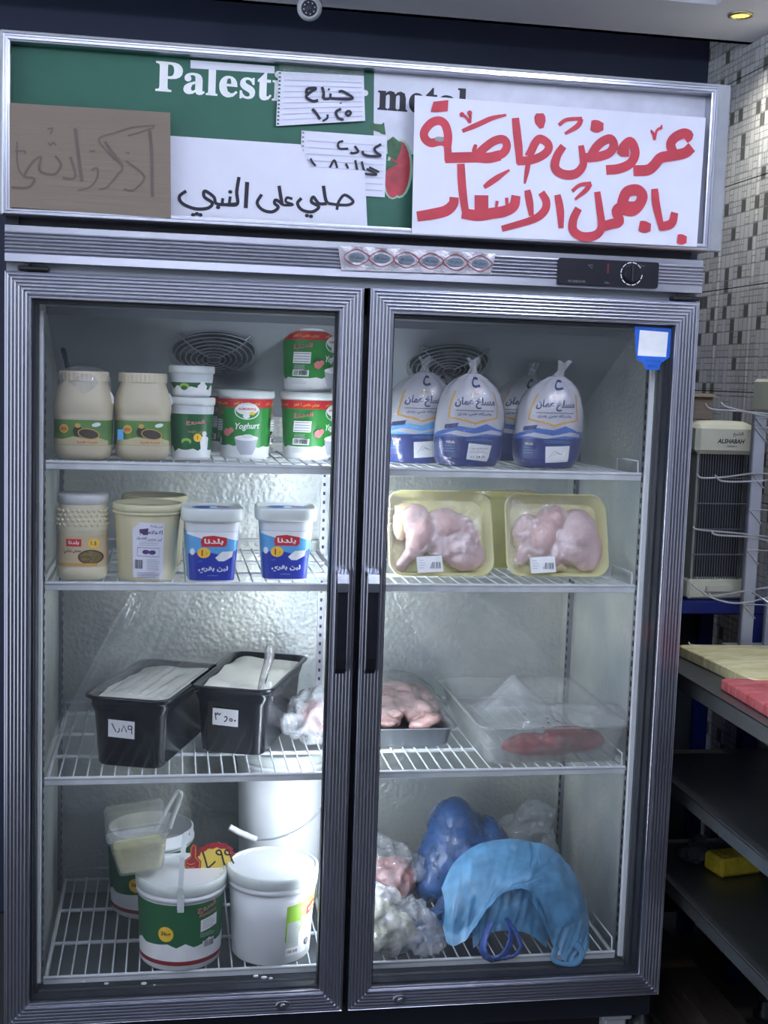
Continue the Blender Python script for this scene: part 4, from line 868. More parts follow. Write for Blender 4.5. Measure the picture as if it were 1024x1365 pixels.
# chicken trays
FOAM = pm('pale_yellow_foam', (224, 220, 158), .55, 0, .03); SKIN = pm('raw_chicken_skin', (206, 176, 170), .35, 0, .16, 22, bump=.18, bscale=160, sss=.25, coat=.3); FAT = pm('chicken_fat', (214, 190, 150), .4, 0, .2, 30, sss=.2)
def rr3(w_, h_, r, y, n=6): return [(x, y, z) for x, z in rrect(-w_/2, w_/2, -h_/2, h_/2, r, n)]
def tray(label, loc, rx, rz, w_, h_, seed, meat=True):
    t = thing('chicken_tray', label, 'food tray', loc, (R(rx), 0, R(rz)), 'yellow foam trays of raw chicken')
    # local frame: x across, z up the face, y away from the opening
    b = MB(); hh = h_/2; D = .024
    rings = [rr3(w_-.030, h_-.030, .02, 0), rr3(w_-.022, h_-.022, .024, -.003), rr3(w_-.006, h_-.006, .026, -D), rr3(w_, h_, .028, -D), rr3(w_, h_, .028, -D+.003), rr3(w_-.010, h_-.010, .026, -D+.004), rr3(w_-.026, h_-.026, .024, .003), rr3(w_-.034, h_-.034, .02, .005)]
    rings = [[(x, y, z+hh) for x, y, z in r] for r in rings]; b.loft(rings, 0, True); build('foam_tray', b, FOAM, t)
    if not meat: return t
    s = w_/.20; sg = 1
    if seed == 1:
        el = [((-.050, -.020, .105), (.030, .020, .036), (0, 20, 0)), ((-.040, -.028, .075), (.024, .020, .045), (0, 20, 0)), ((-.062, -.020, .038), (.012, .011, .030), (0, 42, 0)), ((-.078, -.016, .018), (.013, .011, .012), (0, 0, 0)),
              ((.010, -.022, .095), (.040, .020, .036), (0, 10, 0)), ((.040, -.018, .078), (.036, .018, .046), (0, -25, 0)), ((.010, -.020, .060), (.045, .018, .030), (0, 12, 0)), ((.040, -.018, .030), (.032, .014, .018), (0, 10, 0)), ((.066, -.014, .050), (.018, .012, .030), (0, -15, 0))]
    else:
        el = [((-.052, -.018, .088), (.032, .018, .034), (0, -10, 0)), ((-.030, -.026, .072), (.030, .020, .036), (0, 30, 0)), ((-.005, -.024, .110), (.030, .020, .030), (0, -20, 0)), ((.040, -.022, .088), (.040, .020, .046), (0, 18, 0)),
              ((.062, -.018, .060), (.030, .016, .040), (0, 0, 0)), ((.020, -.020, .046), (.048, .016, .020), (0, 12, 0)), ((-.020, -.018, .030), (.030, .012, .012), (0, 10, 0)), ((-.060, -.018, .050), (.016, .012, .030), (0, 30, 0)), ((.060, -.016, .028), (.024, .013, .014), (0, -8, 0))]
    el = [((c_[0], c_[1]+.004, c_[2]), r_, rt) for c_, r_, rt in el]
    b = blob(el, .0035, crumple(38, .0022, 110, .0005, seed), 3); build('chicken_leg', b, SKIN, t)
    b = blob([((-.074, -.016, .10), (.016, .012, .034), (0, 5, 0)), ((-.066, -.018, .128), (.02, .012, .012), (0, 0, 0))] if seed == 1 else [((-.070, -.012, .068), (.012, .010, .014), (0, 0, 0)), ((.0, -.012, .02), (.02, .008, .008), (0, 0, 0))], .0035, crumple(60, .002, 150, .001, seed), 2); build('fat_trim', b, FAT, t)
    # stretch film pulled over
    nn = 30
    def fl_(u, v):
        x = (u-.5)*(w_-.004); z = v*(h_-.004)+.002; e = max(abs(u-.5), abs(v-.5))*2
        d = -D-.001-.016*max(0, 1-e**3)*(.8+.25*math.sin(x*40+seed)*math.cos(z*36))
        d += .0014*ridge(Vector((x*1.2, 0, z*.6)), 60, seed)*(1-e**6); return (x, d, z)
    b = MB(); b.grid(fl_, 50, 42); build('stretch_film', b, film('stretch_film', (235, 240, 245), .05, .09, 1.9, .7, 45), t)
    p = Print(lambda u, v, off: (u, -D-.019-off*2-abs(v-.02)*.02, v), lift=.0003); cx = -.028 if seed == 1 else -.035
    p.rect(cx, .018, .048, .030, LWH, .06); p.text('دجاج', cx+.008, .027, .0045, INK, .02, .016); p.bars(cx+.009, .016, .022, .012, 11, INK); p.lines(cx-.014, .018, .012, .014, 4, LGREY); p.done('price_label', t)
    return t
tray('left foam tray of raw chicken legs, leaning back next to the centre post', (.768, .110, S2+.003), -20, 1, .200, .163, 1)
tray('right foam tray of raw chicken legs leaning back on the second shelf', (.992, .112, S2+.003), -20, -2, .198, .160, 2)
tray('empty-looking foam tray edge showing behind the gap between the two front chicken trays', (.905, .215, S2+.003), -16, 3, .19, .155, 3, False)
# ------------------------------------------------------------------ third shelf
BLK = pm('black_polycarbonate', (16, 19, 26), .22, 0, .1); LAB = pm('labneh_cream', (242, 242, 230), .45, 0, .04, 12, bump=.35, bscale=45, sss=.1)
def pan(label, loc, rz, price):
    t = thing('food_pan', label, 'food container', loc, (0, 0, rz), 'black deep pans of white cheese')
    w_, L_, H = .162, .315, .132
    def ring(w1, l1, r, z, dy=0): return [(x, y+L_/2, z) for x, y in rrect(-w1/2, w1/2, -l1/2, l1/2, r, 5)]
    b = MB(); b.loft([ring(w_-.045, L_-.045, .018, 0), ring(w_-.037, L_-.037, .022, .004), ring(w_-.022, L_-.022, .026, H-.022), ring(w_-.016, L_-.016, .026, H-.018), ring(w_-.014, L_-.014, .026, H-.006), ring(w_+.004, L_+.004, .028, H-.004), ring(w_+.004, L_+.004, .028, H), ring(w_-.012, L_-.012, .024, H), ring(w_-.016, L_-.016, .022, H-.02), ring(w_-.022, L_-.022, .022, H-.030)], 0, True, True, True)
    build('pan', b, BLK, t)
    b = MB()
    def top(u, v):
        x = (u-.5)*(w_-.020); y = v*(L_-.020)+.010; return (x, y, H-.010+.006*noise.noise(Vector((x*22, y*14, loc[0]*9)))-.004*abs(math.sin(y*30)))
    b.grid(top, 26, 44); build('labneh', b, LAB, t)
    yf = .0082
    p = Print(lambda u, v, off: (u, .0185-.0075*(v/H)/.85*1.0-off-.0012+.0, v), lift=.0004)
    p.rect(-.010, .072, .050, .033, LWH, -.03)
    if price == '189':
        p.stroke([(-.028, .082), (-.020, .066)], .002, INK); p.stroke([(-.014, .074), (-.014, .068), (-.018, .065)], .0018, INK); p.stroke([(-.010, .067), (-.005, .080), (.0, .067)], .002, INK, 0, False); p.stroke([(.010, .079), (.004, .079), (.004, .073), (.010, .074), (.010, .079), (.010, .064)], .0018, INK)
    else:
        p.stroke([(-.030, .080), (-.027, .076), (-.025, .080), (-.022, .076), (-.019, .080)], .002, INK); p.stroke([(-.030, .080), (-.028, .066)], .002, INK); p.stroke([(-.012, .072), (-.008, .074), (-.007, .068), (-.012, .063)], .0022, INK); p.ell(.001, .068, .0035, .0035, INK); p.ell(.001, .068, .0015, .0015, LWH); p.ell(.009, .067, .0018, .0018, INK)
    p.done('price_label', t); return t
pan('left black deep pan of white labneh under a clear sheet, with a handwritten price label', (.196, .100, S3), R(-19), '189')
pR = pan('right black deep pan of white labneh with a clear spoon standing in it', (.386, .170, S3), R(-19), '350')
sp_ = thing('serving_spoon', 'clear plastic spoon standing upright in the right black pan', 'spoon', (.452, .20, S3+.122))
b = MB(); pts = smooth([(-.006, .01, -.012), (.0, .005, .02), (.010, .008, .055), (.012, .015, .082)], 4); rings = []
for i, q_ in enumerate(pts):
    u = i/(len(pts)-1); hw = .006+.005*u if u < .9 else .011*(1-(u-.9)*4); rings.append([q_+Vector((-hw, .0, 0)), q_+Vector((0, -.003, 0)), q_+Vector((hw, 0, 0)), q_+Vector((0, .003, 0))])
b.loft(rings, 0, True); build('spoon_handle', b, film('smoky_plastic', (150, 150, 150), .45, .15, 1.6, .3, 60), sp_)
b = MB(); b.grid(lambda u, v: (-.004+.018*u+.010*v*math.sin(u*3), -.012-.010*v*u, .012-.034*v+.006*math.sin(u*9)), 14, 14); build('film_scrap', b, CLEARW, sp_)
# clear sheets: over the left pan and across the right half
def sheet(name, label, cat, q, amp, mat, seed, nu=40, nv=30, fold=8):
    q = [Vector(a) for a in q]; o = (q[0]+q[1]+q[2]+q[3])/4; t = thing(name, label, cat, o)
    nrm = (q[1]-q[0]).cross(q[3]-q[0]).normalized()
    def fn(u, v):
        a = q[0].lerp(q[1], u); c_ = q[3].lerp(q[2], u); r = a.lerp(c_, v)
        return r+nrm*amp*(ridge(Vector((u*fold, v*1.2, seed)), 1.0)*.8+.5*noise.noise(Vector((u*4, v*6, seed))))
    b = MB(); b.grid(fn, nu, nv); build('sheet', b, mat, t, True); return t
sheet('plastic_sheet', 'clear plastic sheet draped from the upper shelf down behind the left black pan', 'plastic sheet', [at(172, 790, .36), at(262, 787, .38), at(205, 905, .46), at(70, 985, .30)], .012, CLEAR, 2)
sheet('plastic_sheet', 'clear plastic sheet lying over the white cheese of the left black pan', 'plastic sheet', [(.135, .135, S3+.136), (.275, .085, S3+.136), (.375, .37, S3+.137), (.225, .42, S3+.138)], .005, film('wet_film', (235, 240, 245), .06, .06, 1.5, .7, 30), 4)
sheet('plastic_sheet', 'clear plastic sheet hanging slantwise from the second shelf over the right-hand tubs', 'plastic sheet', [at(520, 792, .40), at(640, 790, .36), at(800, 938, .30), at(640, 975, .42)], .010, film('faint_film', (235, 240, 245), .07, .08, 1.5, .7, 20), 6)
# clear bag of meat near the centre
MEAT = pm('pink_meat', (176, 128, 124), .35, 0, .3, 30, bump=.3, bscale=60, coat=.4, sss=.1)
t = thing('meat_bag', 'knotted clear bag of pink meat on the third shelf by the centre post', 'bag', (.600, .32, S3))
build('meat', blob([((-.02, 0, .035), (.05, .05, .032), (0, 0, 0)), ((.03, .01, .03), (.05, .05, .028), (0, 0, 0))], .005, crumple(40, .006, 90, .002, 3)), MEAT, t)
build('clear_bag', blob([((0, 0, .045), (.085, .065, .045), (0, 0, 0)), ((-.06, -.03, .02), (.05, .04, .02), (0, 20, 0)), ((.02, 0, .08), (.03, .03, .03), (0, 0, 0))], .006, crumple(26, .018, 60, .006, 8)), CLEARW, t)
t = thing('steel_tray', 'shallow steel tray heaped with pale liver on the third shelf, right of the post', 'tray', (.745, .37, S3))
def rr2(w1, l1, r, z): return [(x, y, z) for x, y in rrect(-w1/2, w1/2, -l1/2, l1/2, r, 5)]
b = MB(); b.loft([rr2(.150, .300, .02, 0), rr2(.158, .31, .024, .003), rr2(.172, .325, .026, .036), rr2(.190, .343, .03, .038), rr2(.190, .343, .03, .040), rr2(.172, .325, .026, .039), rr2(.156, .308, .024, .006), rr2(.15, .30, .02, .004)], 0, True); build('tray', b, pm('tray_steel', (150, 154, 158), .35, .7, .06), t)
random.seed(5); el = []
for i in range(80):
    x, y = random.uniform(-.072, .072), random.uniform(-.145, .145); el.append(((x, y, .034+.034*random.random()*(1-abs(x)/.10)), (random.uniform(.014, .028), random.uniform(.014, .028), random.uniform(.009, .014)), (random.uniform(-25, 25), random.uniform(-25, 25), random.uniform(0, 180))))
build('liver_piece', blob(el, .0045, crumple(50, .003, 120, .0008, 4), 2, 2), pm('pale_liver', (186, 150, 144), .3, 0, .45, 22, bump=.3, bscale=70, coat=.4, sss=.1), t)
b = MB(); b.grid(lambda u, v: ((u-.5)*.19, (v-.5)*.34, .080-.030*(abs(u-.5)*2)**3-.01*(abs(v-.5)*2)**4+.008*ridge(Vector((u*3, v*5, 1)), 1.4)), 40, 50); build('film_cover', b, film('wet_film', (235, 240, 245), .06, .06, 1.5, .7, 30), t)
t = thing('clear_tub', 'large rectangular translucent tub with red meat in it, right of the steel tray', 'food container', (1.0, .275, S3))
b = MB(); b.loft([rr2(.256, .356, .022, 0), rr2(.264, .364, .026, .003), rr2(.276, .378, .03, .048), rr2(.280, .382, .03, .050), rr2(.284, .388, .032, .070), rr2(.304, .408, .036, .072), rr2(.304, .408, .036, .075), rr2(.286, .390, .032, .074), rr2(.278, .380, .03, .052), rr2(.262, .362, .026, .006), rr2(.256, .356, .022, .003)], 0, True); build('tub', b, PPCLEAR, t)
build('red_meat', blob([((.0, -.12, .020), (.08, .055, .016), (0, 0, 0)), ((.06, -.11, .026), (.062, .06, .020), (0, 0, 8)), ((-.04, -.13, .018), (.05, .04, .012), (0, 0, 0)), ((.04, -.14, .034), (.05, .03, .014), (0, 8, 0))], .005, crumple(45, .005, 100, .0015, 2)), pm('dark_red_meat', (150, 44, 46), .3, 0, .3, 40, coat=.4), t)
random.seed(9)
for i in range(9):
    x, y = random.uniform(.02, .12), random.uniform(.02, .16); b = MB(); b.T = Matrix.Translation((x, y, .006)); b.lathe([(.004, 0), (.003, .0015)], 7); build('meat_crumb', b, pm('crumb_brown', (70, 50, 44), .6), t)
b = MB()
def tf2(u, v):
    x = -.15+.30*u; y = -.20+.16*v; z = .077+.060*max(0, 1-abs(u-.30)*4.5)*max(0, math.sin(v*2.4))+.020*ridge(Vector((u*3, v*2, 7)), 1.5)*math.sin(v*3.1)
    return (x, y, z)
b.grid(tf2, 60, 36); build('crumpled_film', b, CLEAR, t)
# ------------------------------------------------------------------ bottom shelf: buckets
def bucket(name, label, loc, rz, rt, rb, H, group, lid=True, wallm=None, handle=None):
    t = thing(name, label, 'bucket', loc, (0, 0, rz), group)
    pr = [(rb*.95, 0), (rb, .004), (rb+(rt-rb)*.5, H*.5), (rt, H-.030), (rt*1.0, H-.030), (rt*1.035, H-.030), (rt*1.04, H-.022), (rt*1.01, H-.021), (rt*1.01, H-.004), (rt*.97, H-.002)]
    b = MB()
    if lid: b.lathe(pr, 56)
    else: b.lathe(pr+[(rt*.95, H-.006), (rb*.98, .03), (.0001, .03)], 56)
    build('bucket_body', b, wallm or WHITE, t)
    if lid:
        b = MB(); b.lathe([(rt*1.03, H-.019), (rt*1.05, H-.017), (rt*1.06, H-.006), (rt*1.05, H+.001), (rt*1.01, H+.003), (rt*.98, H+.001), (rt*.965, H-.007), (.0001, H-.007)], 64, cap0=False)
        for i in range(18):
            a = 2*math.pi*i/18; x, y = math.sin(a), -math.cos(a); b.T = Matrix.Translation((x*rt*.945, y*rt*.945, H-.004)) @ Matrix.Rotation(a, 4, 'Z'); b.box(-.007, .007, -.0035, .0035, -.004, .003, b=.001)
        b.T = None; build('lid', b, pm('white_lid', (214, 222, 218), .4), t)
    return t, Body([(rb, .004), (rt, H-.030)])
def green_design(t, bd, H, rt, a0):
    z0, z1 = .045, H-.034
    b = MB(); b.lathe([(bd.r(z)+.0005, z) for z in (.012, z1)], 64, cap0=False, cap1=False); lb = build('label', b, pm('bucket_green', (24, 96, 52), .4), t)
    p = Print(bd.mp(a0, 0), L=.010, lift=.0007); P2 = 2*math.pi*bd.r(.06); n = 30
    hs = [.048+.010*noise.noise(Vector((i*.8, 3, 1)))+(.006 if i % 3 == 0 else 0) for i in range(n)]+[.048+.010*noise.noise(Vector((0, 3, 1)))+.006]
    for i in range(n):
        u0, u1 = -P2/2+P2*i/n, -P2/2+P2*(i+1)/n; p.put(([(u0, .020), (u1, .020), (u1, hs[i+1]), (u0, hs[i])], [(0, 1, 2, 3)]), LWH, 1); p.put(([(u0, .012), (u1, .012), (u1, .020), (u0, .020)], [(0, 1, 2, 3)]), pm('label_maroon', (140, 34, 40), .4), 1)
    p.k = 1
    p.ell(-.036, .072, .0145, .0145, LYEL); p.text('3kg', -.036, .072, .010, LBRN, .03, .019)
    p.text('المروج', .042, .118, .014, LPINK, .02, .042, .15); p.text('Almorouj', .044, .106, .008, LPINK, .0, .040, .15)
    p.poly([(.028, .095), (.066, .101), (.066, .078), (.028, .072)], LWH); p.lines(.047, .086, .030, .014, 5, LGREY, .0008); p.lines(.044, .066, .034, .006, 3, LWH, .0005); p.rect(.046, .048, .026, .014, LWH, .1); p.bars(.046, .048, .022, .012, 14, INK)
    p.done('label_print', lb)
t, bd = bucket('bucket', 'green-labelled three-kilo yoghurt bucket at the front of the bottom shelf', (.303, .136, S4), 0, .0800, .0740, .162, 'small buckets on the bottom shelf'); green_design(t, bd, .162, .08, .10)
b = MB(); b.box(-.008, .004, -.0875, -.0850, .118, .150, b=.001); b.loft([[(x+dx, y, z) for dx, y in ((-.0045, y0), (.0045, y0), (.0045, y0+.003), (-.0045, y0+.003))] for x, y0, z in ((-.004, -.0885, .125), (-.003, -.0885, .165), (0, -.070, .215), (.004, -.045, .243), (.008, -.030, .247), (.010, -.020, .238))], 0, False)
build('handle', b, pm('clear_white_strap', (206, 212, 210), .3), t)
t, bd = bucket('bucket', 'white bucket with closed lid and a lime-green label at the front of the bottom shelf', (.473, .140, S4), 0, .0820, .0735, .168, 'small buckets on the bottom shelf')
p = Print(bd.mp(.62, 0), L=.010, lift=.0006)
p.rect(0, .070, .050, .105, LWH); p.poly([(-.028, .115), (.052, .125), (.052, .09), (.012, .088), (-.002, .050), (-.028, .045)], LLIME); p.rect(-.012, .058, .026, .050, pm('label_pale_grey', (186, 196, 190), .5)); p.lines(-.012, .062, .022, .036, 9, LGREY, .0006)
p.poly([(.018, .105), (.048, .115), (.048, .096), (.018, .088)], LRED); p.text('المروج', .034, .101, .007, LWH, .03, .022, .25); p.text('لبن رائب', .034, .082, .006, LG, .02, .022, .2); p.bars(-.012, .026, .022, .006, 12, INK); p.ell(.022, .036, .006, .007, INK); p.ell(.022, .036, .004, .005, LGREY); p.lines(.03, .058, .018, .01, 3, INK, .001)
p.done('label', t)
t, bd = bucket('bucket', 'open green-labelled bucket at the back left holding a clear tub on its rim', (.243, .365, S4), R(200), .0850, .0770, .170, 'small buckets on the bottom shelf', False); green_design(t, bd, .170, .085, 2.9)
b = MB()
def bail(r, z0, h, n=20, lean=.0): return [(r*math.cos(math.pi*i/n), lean*math.sin(math.pi*i/n), z0+h*math.sin(math.pi*i/n)) for i in range(n+1)]
P_ = [(WM[t].inverted() @ at(*a)) for a in ((208, 1106, .35), (216, 1090, .345), (226, 1072, .34), (236, 1056, .335), (241, 1058, .335), (238, 1070, .338), (231, 1088, .342), (226, 1104, .35))]; P_ = smooth(P_, 5)
b.tube(P_, .005, 8, flat=.5)
build('bail_handle', b, pm('white_lid', (214, 222, 218), .4), t)
b = MB(); b.lathe([(.079, .125), (.06, .132), (.0001, .134)], 40, cap0=False); build('yoghurt', b, LAB, t)
# clear hinged box of white cheese tilted over the two green buckets
t = thing('cheese_box', 'clear plastic box with white cheese, tilted over the rims of the green buckets', 'box', (.228, .125, S4+.172), (R(-8), R(-6), R(6)))
b = MB(); 
def rx(w1, l1, r, z, ox=0): return [(x+ox, y, z) for x, y in rrect(-w1/2, w1/2, -l1/2, l1/2, r, 4)]
b.loft([rx(.078, .062, .012, 0), rx(.082, .066, .014, .003), rx(.104, .084, .014, .062), rx(.112, .092, .016, .064), rx(.112, .092, .016, .067), rx(.102, .082, .014, .066), rx(.078, .062, .012, .004)], 0, True); build('box_body', b, PPCLEAR, t)
b = MB(); b.loft([rx(.074, .058, .012, .004), rx(.094, .074, .012, .045), rx(.088, .070, .012, .050)], 0, True)
for i, v in enumerate(b.v): pass
build('cheese', b, pm('cheese_pale', (230, 226, 166), .5, 0, .10, 40, bump=.4, bscale=90), t)
b = MB(); b.T = Matrix.Translation((0, .045, .067)) @ Matrix.Rotation(R(38), 4, 'X'); b.loft([rx(.112, .002, .0008, 0), rx(.110, .003, .0012, .060), rx(.100, .003, .0012, .070)], 0, False); b.loft([rx(.106, .010, .003, .002), rx(.100, .012, .003, .060)], 0, True, False, False); build('open_lid', b, PPCLEAR, t)
# price flash
t = thing('price_tag', 'yellow starburst price card with a red thumbs-up reading 1.99, on the green bucket', 'price tag', (.355, .150, S4+.166))
TR = pm('tag_red', (150, 28, 40), .5); TY_ = pm('tag_yellow', (214, 186, 76), .5)
g = pc((130, 1040), .1978, .150); o0 = Vector((.355, .150, S4+.160))
def star(cx, cy, rx_, ry_, n, d, sh=0): return [(cx+rx_*(1-d*(i % 2))*math.cos(2*math.pi*i/(2*n)), cy+ry_*(1-d*(i % 2))*math.sin(2*math.pi*i/(2*n))+sh*(rx_*math.cos(2*math.pi*i/(2*n)))) for i in range(2*n)]
c0 = g(775, 530); out = star(c0[0]+.004, c0[1], .0385, .0270, 13, .13, .04)
b = MB(); b.prism([(x-o0.x, z-o0.z) for x, z in out], -.0005, .0012); card = build('card', b, TR, t)
p = Print(lambda u, v, off: (u, .1495-off, v), lift=.0003)
p.poly(star(c0[0]+.004, c0[1], .0345, .0225, 13, .12, .04), TY_)
p.poly([g(*a) for a in ((580, 545), (625, 510), (625, 450), (645, 425), (672, 438), (672, 470), (668, 510), (700, 545), (695, 610), (640, 645), (600, 640))], TR)
p.stroke([g(*a) for a in ((590, 550), (628, 520), (632, 455), (648, 438), (662, 450), (660, 520), (690, 550), (682, 605), (640, 632), (602, 625), (590, 550))], .0008, TY_, 0, False)
for yy in (555, 580, 605): p.stroke([g(600, yy), g(625, yy+12), g(655, yy+4)], .0008, TY_)
k = .1978/740
for P in ([(708, 480), (725, 530), (745, 600), (752, 580)], [(752, 585), (775, 565), (795, 545)], [(835, 500), (815, 500), (800, 485), (815, 470), (832, 480), (845, 530), (862, 590)], [(890, 500), (870, 500), (858, 485), (868, 470), (885, 478), (900, 520), (918, 560)]): p.stroke([g(*a) for a in P], 12*k, INK)
for f_, pp in (('tag_print', p),): pp.done(f_, t, True)
# tall white bucket
t, bd = bucket('tall_bucket', 'tall plain white bucket at the back with a wire bail handle and white grip', (.512, .405, S4), 0, .0925, .0850, .318, 'tall white bucket')
del t['group']
b = MB(); P_ = smooth([(.096, -.02, .262), (.080, -.105, .235), (.035, -.140, .195), (-.02, -.150, .175), (-.062, -.150, .172)], 6); b.tube(P_, .0020, 8); build('wire_bail', b, pm('grille_wire', (150, 156, 160), .35, .7), t)
b = MB(); b.tube([(-.062, -.150, .172), (-.095, -.146, .186), (-.115, -.143, .197)], .0062, 14); b.tube([(-.082, -.1475, .180), (-.086, -.147, .1822)], .0070, 14); build('grip', b, WHITE, t)
# ------------------------------------------------------------------ bottom right: bags
def ptf(x, z, s=1): return x
BL = film('light_blue_bag_plastic', (96, 158, 200), .93, .22, 1.45, .35, 30); BD = film('dark_blue_bag_plastic', (50, 90, 146), .95, .25, 1.45, .35, 30)
def folds(k1, a1, seed, tilt=.0):
    def f(p):
        an = math.atan2(p.x, p.z-.02); q = Vector((an*1.9, p.y*8, p.length*9+seed))
        return a1*(1-abs(noise.noise(q*k1))*2.2)+.0016*ridge(p, 70, seed)+.006*noise.noise(p*14)
    return f
t = thing('carrier_bag', 'light blue crumpled carrier bag with its handles fallen forward on the bottom shelf', 'bag', (.948, .170, S4))
el = [((0, 0, .085), (.115, .085, .085), (0, 0, 0)), ((-.03, .0, .11), (.075, .07, .065), (0, -10, 0)), ((.07, .0, .06), (.075, .075, .062), (0, 25, 0)), ((-.085, -.01, .055), (.055, .06, .055), (0, 0, 0)), ((.02, -.03, .13), (.07, .04, .035), (0, 0, 0))]
build('bag_body', blob([(c_, tuple(q*.9 for q in r_), rt) for c_, r_, rt in el], .0045, folds(2.2, .006, 3), 3), BL, t)
O_ = Vector((.948, .170, S4))
def drape(name, top, bot, bulge, seed, mat, n=90, m=30):
    A = [at(*a)-O_ for a in top]; B_ = [at(*a)-O_ for a in bot]; A = smooth(A, 8); B_ = smooth(B_, 8)
    def pick(Q, u): j = u*(len(Q)-1); i = min(int(j), len(Q)-2); return Q[i].lerp(Q[i+1], j-i)
    def fn(u, v):
        r = pick(A, u).lerp(pick(B_, u), v); r.y -= bulge*math.sin(math.pi*min(1, v*1.15)**.8)
        wv = .0055*ridge(Vector((u*9+.5*math.sin(v*2+seed), v*1.1, seed)), 1.0)+.0022*ridge(Vector((u*26, v*4, seed+4)), 1.0)
        r.y -= wv*(.3+.7*v); r.z += wv*.5*(1-v); return r
    b = MB(); b.grid(fn, n, m); build(name, b, mat, t)
drape('draped_flap', [(588, 1185, .15), (606, 1150, .16), (640, 1126, .17), (690, 1120, .17), (735, 1132, .16), (765, 1165, .15), (782, 1205, .13)], [(590, 1235, .09), (598, 1258, .06), (622, 1250, .055), (645, 1215, .06), (676, 1186, .065), (712, 1190, .062), (735, 1240, .055)], .030, 1, BL)
drape('draped_flap', [(705, 1124, .155), (735, 1132, .15), (765, 1165, .14), (783, 1215, .12), (784, 1240, .11)], [(700, 1186, .07), (722, 1225, .055), (738, 1262, .045), (755, 1282, .04), (775, 1280, .05)], .018, 3, BL, 60, 26)
drape('inner_fold', [(625, 1175, .11), (665, 1178, .11), (705, 1180, .11), (730, 1200, .11)], [(630, 1262, .085), (660, 1240, .075), (700, 1242, .075), (728, 1262, .08)], .012, 6, BL, 50, 20)
b = MB(); P_ = smooth([at(742, 1262, .045)-O_, at(738, 1278, .040)-O_, at(752, 1285, .037)-O_, at(770, 1284, .037)-O_, at(776, 1270, .042)-O_, at(768, 1258, .05)-O_], 5)
b.tube(P_, .006, 10, rs=[.0075-.003*math.sin(math.pi*i/(len(P_)-1)) for i in range(len(P_))], flat=.4); build('bag_handle', b, BL, t)
t = thing('dark_blue_bag', 'darker blue plastic bag leaning at the back behind the light blue bag', 'bag', (.890, .375, S4))
build('bag_body', blob([((0, 0, .075), (.085, .070, .078), (0, 0, 0)), ((.0, .01, .135), (.060, .055, .055), (0, 20, 0)), ((.055, .01, .09), (.05, .05, .06), (0, 0, 0)), ((-.05, -.02, .04), (.045, .05, .045), (0, 0, 0))], .005, folds(1.2, .010, 8), 3), BD, t)
t = thing('small_blue_bag', 'deep blue thin bag with twisted handles poking out left of the light blue bag', 'bag', (.800, .20, S4))
b = MB()
for P_ in ([(.035, -.02, .055), (.0, -.03, .045), (-.035, -.04, .030), (-.060, -.045, .018), (-.050, -.05, .008), (-.015, -.05, .012), (.02, -.04, .02)], [(.03, -.02, .03), (-.01, -.045, .026), (-.045, -.06, .010), (-.058, -.06, .004), (-.03, -.065, .005), (.01, -.05, .008)]):
    P_ = smooth(P_, 5); b.tube(P_, .008, 8, rs=[.013-.006*math.sin(math.pi*i/(len(P_)-1)) for i in range(len(P_))], flat=.4)
build('twisted_handle', b, BD, t)
build('bag_body', blob([((.045, .0, .035), (.035, .035, .033), (0, 0, 0)), ((.02, -.01, .03), (.025, .025, .02), (0, 0, 0))], .004, folds(1.5, .006, 4), 2), BD, t)
t = thing('loop_bag', 'royal blue bag loop hanging open over the shelf edge below the light blue bag', 'bag', (.905, .050, S4))
b = MB()
for P_, rr in (([(-.022, .012, .072), (-.036, .004, .045), (-.040, -.002, .022), (-.026, -.004, .006), (-.006, -.006, .010), (.010, -.004, .030), (.014, .004, .055), (.006, .012, .078)], .012), ([(.010, .012, .075), (.026, .006, .050), (.034, .0, .026), (.022, -.002, .010), (.002, -.005, .006), (-.020, -.003, .004)], .011)):
    P_ = smooth(P_, 6); b.tube(P_, .01, 12, rs=[rr*(.55+.45*math.sin(math.pi*i/(len(P_)-1)))*(1+.12*math.sin(i*1.7)) for i in range(len(P_))], flat=.35)
build('loop', b, film('royal_blue_bag_plastic', (58, 98, 182), .9, .25, 1.45, .35, 30), t)
# clear bags
def clear_bag(label, loc, el, seed, inner=None, innerm=None, mat=CLEARW):
    t = thing('clear_bag', label, 'bag', loc, (0, 0, 0), 'clear plastic bags on the bottom right shelf')
    if inner: build('contents', blob(inner, .005, crumple(50, .008, 110, .003, seed), 2), innerm, t)
    build('crumpled_plastic', blob(el, .005, crumple(24, .020, 70, .007, seed+3), 2), mat, t)
clear_bag('crumpled clear bag with pale scraps, front left of the bottom right shelf', (.700, .115, S4), [((0, 0, .05), (.085, .06, .05), (0, 0, 0)), ((-.03, 0, .09), (.05, .04, .035), (0, 0, 0)), ((.06, 0, .025), (.04, .05, .025), (0, 0, 0))], 2, [((-.01, .0, .04), (.06, .045, .035), (0, 0, 0)), ((-.03, 0, .075), (.035, .03, .025), (0, 0, 0))], pm('pale_scraps', (196, 196, 176), .5, 0, .4, 45, bump=.4))
clear_bag('clear bag of pinkish meat at the back left of the bottom right shelf', (.715, .345, S4), [((0, 0, .06), (.095, .065, .062), (0, 0, 0)), ((-.03, 0, .12), (.055, .04, .04), (0, 0, 0)), ((.05, 0, .07), (.04, .04, .04), (0, 0, 0))], 5, [((.02, -.01, .05), (.055, .05, .045), (0, 0, 0)), ((-.04, 0, .04), (.04, .04, .035), (0, 0, 0))], MEAT, CLEAR)
clear_bag('empty clear bag puffed up at the back right, behind the blue bags', (1.035, .40, S4), [((0, 0, .075), (.075, .06, .075), (0, 0, 0)), ((.02, 0, .14), (.05, .04, .035), (0, -20, 0))], 9, None, None, CLEAR)
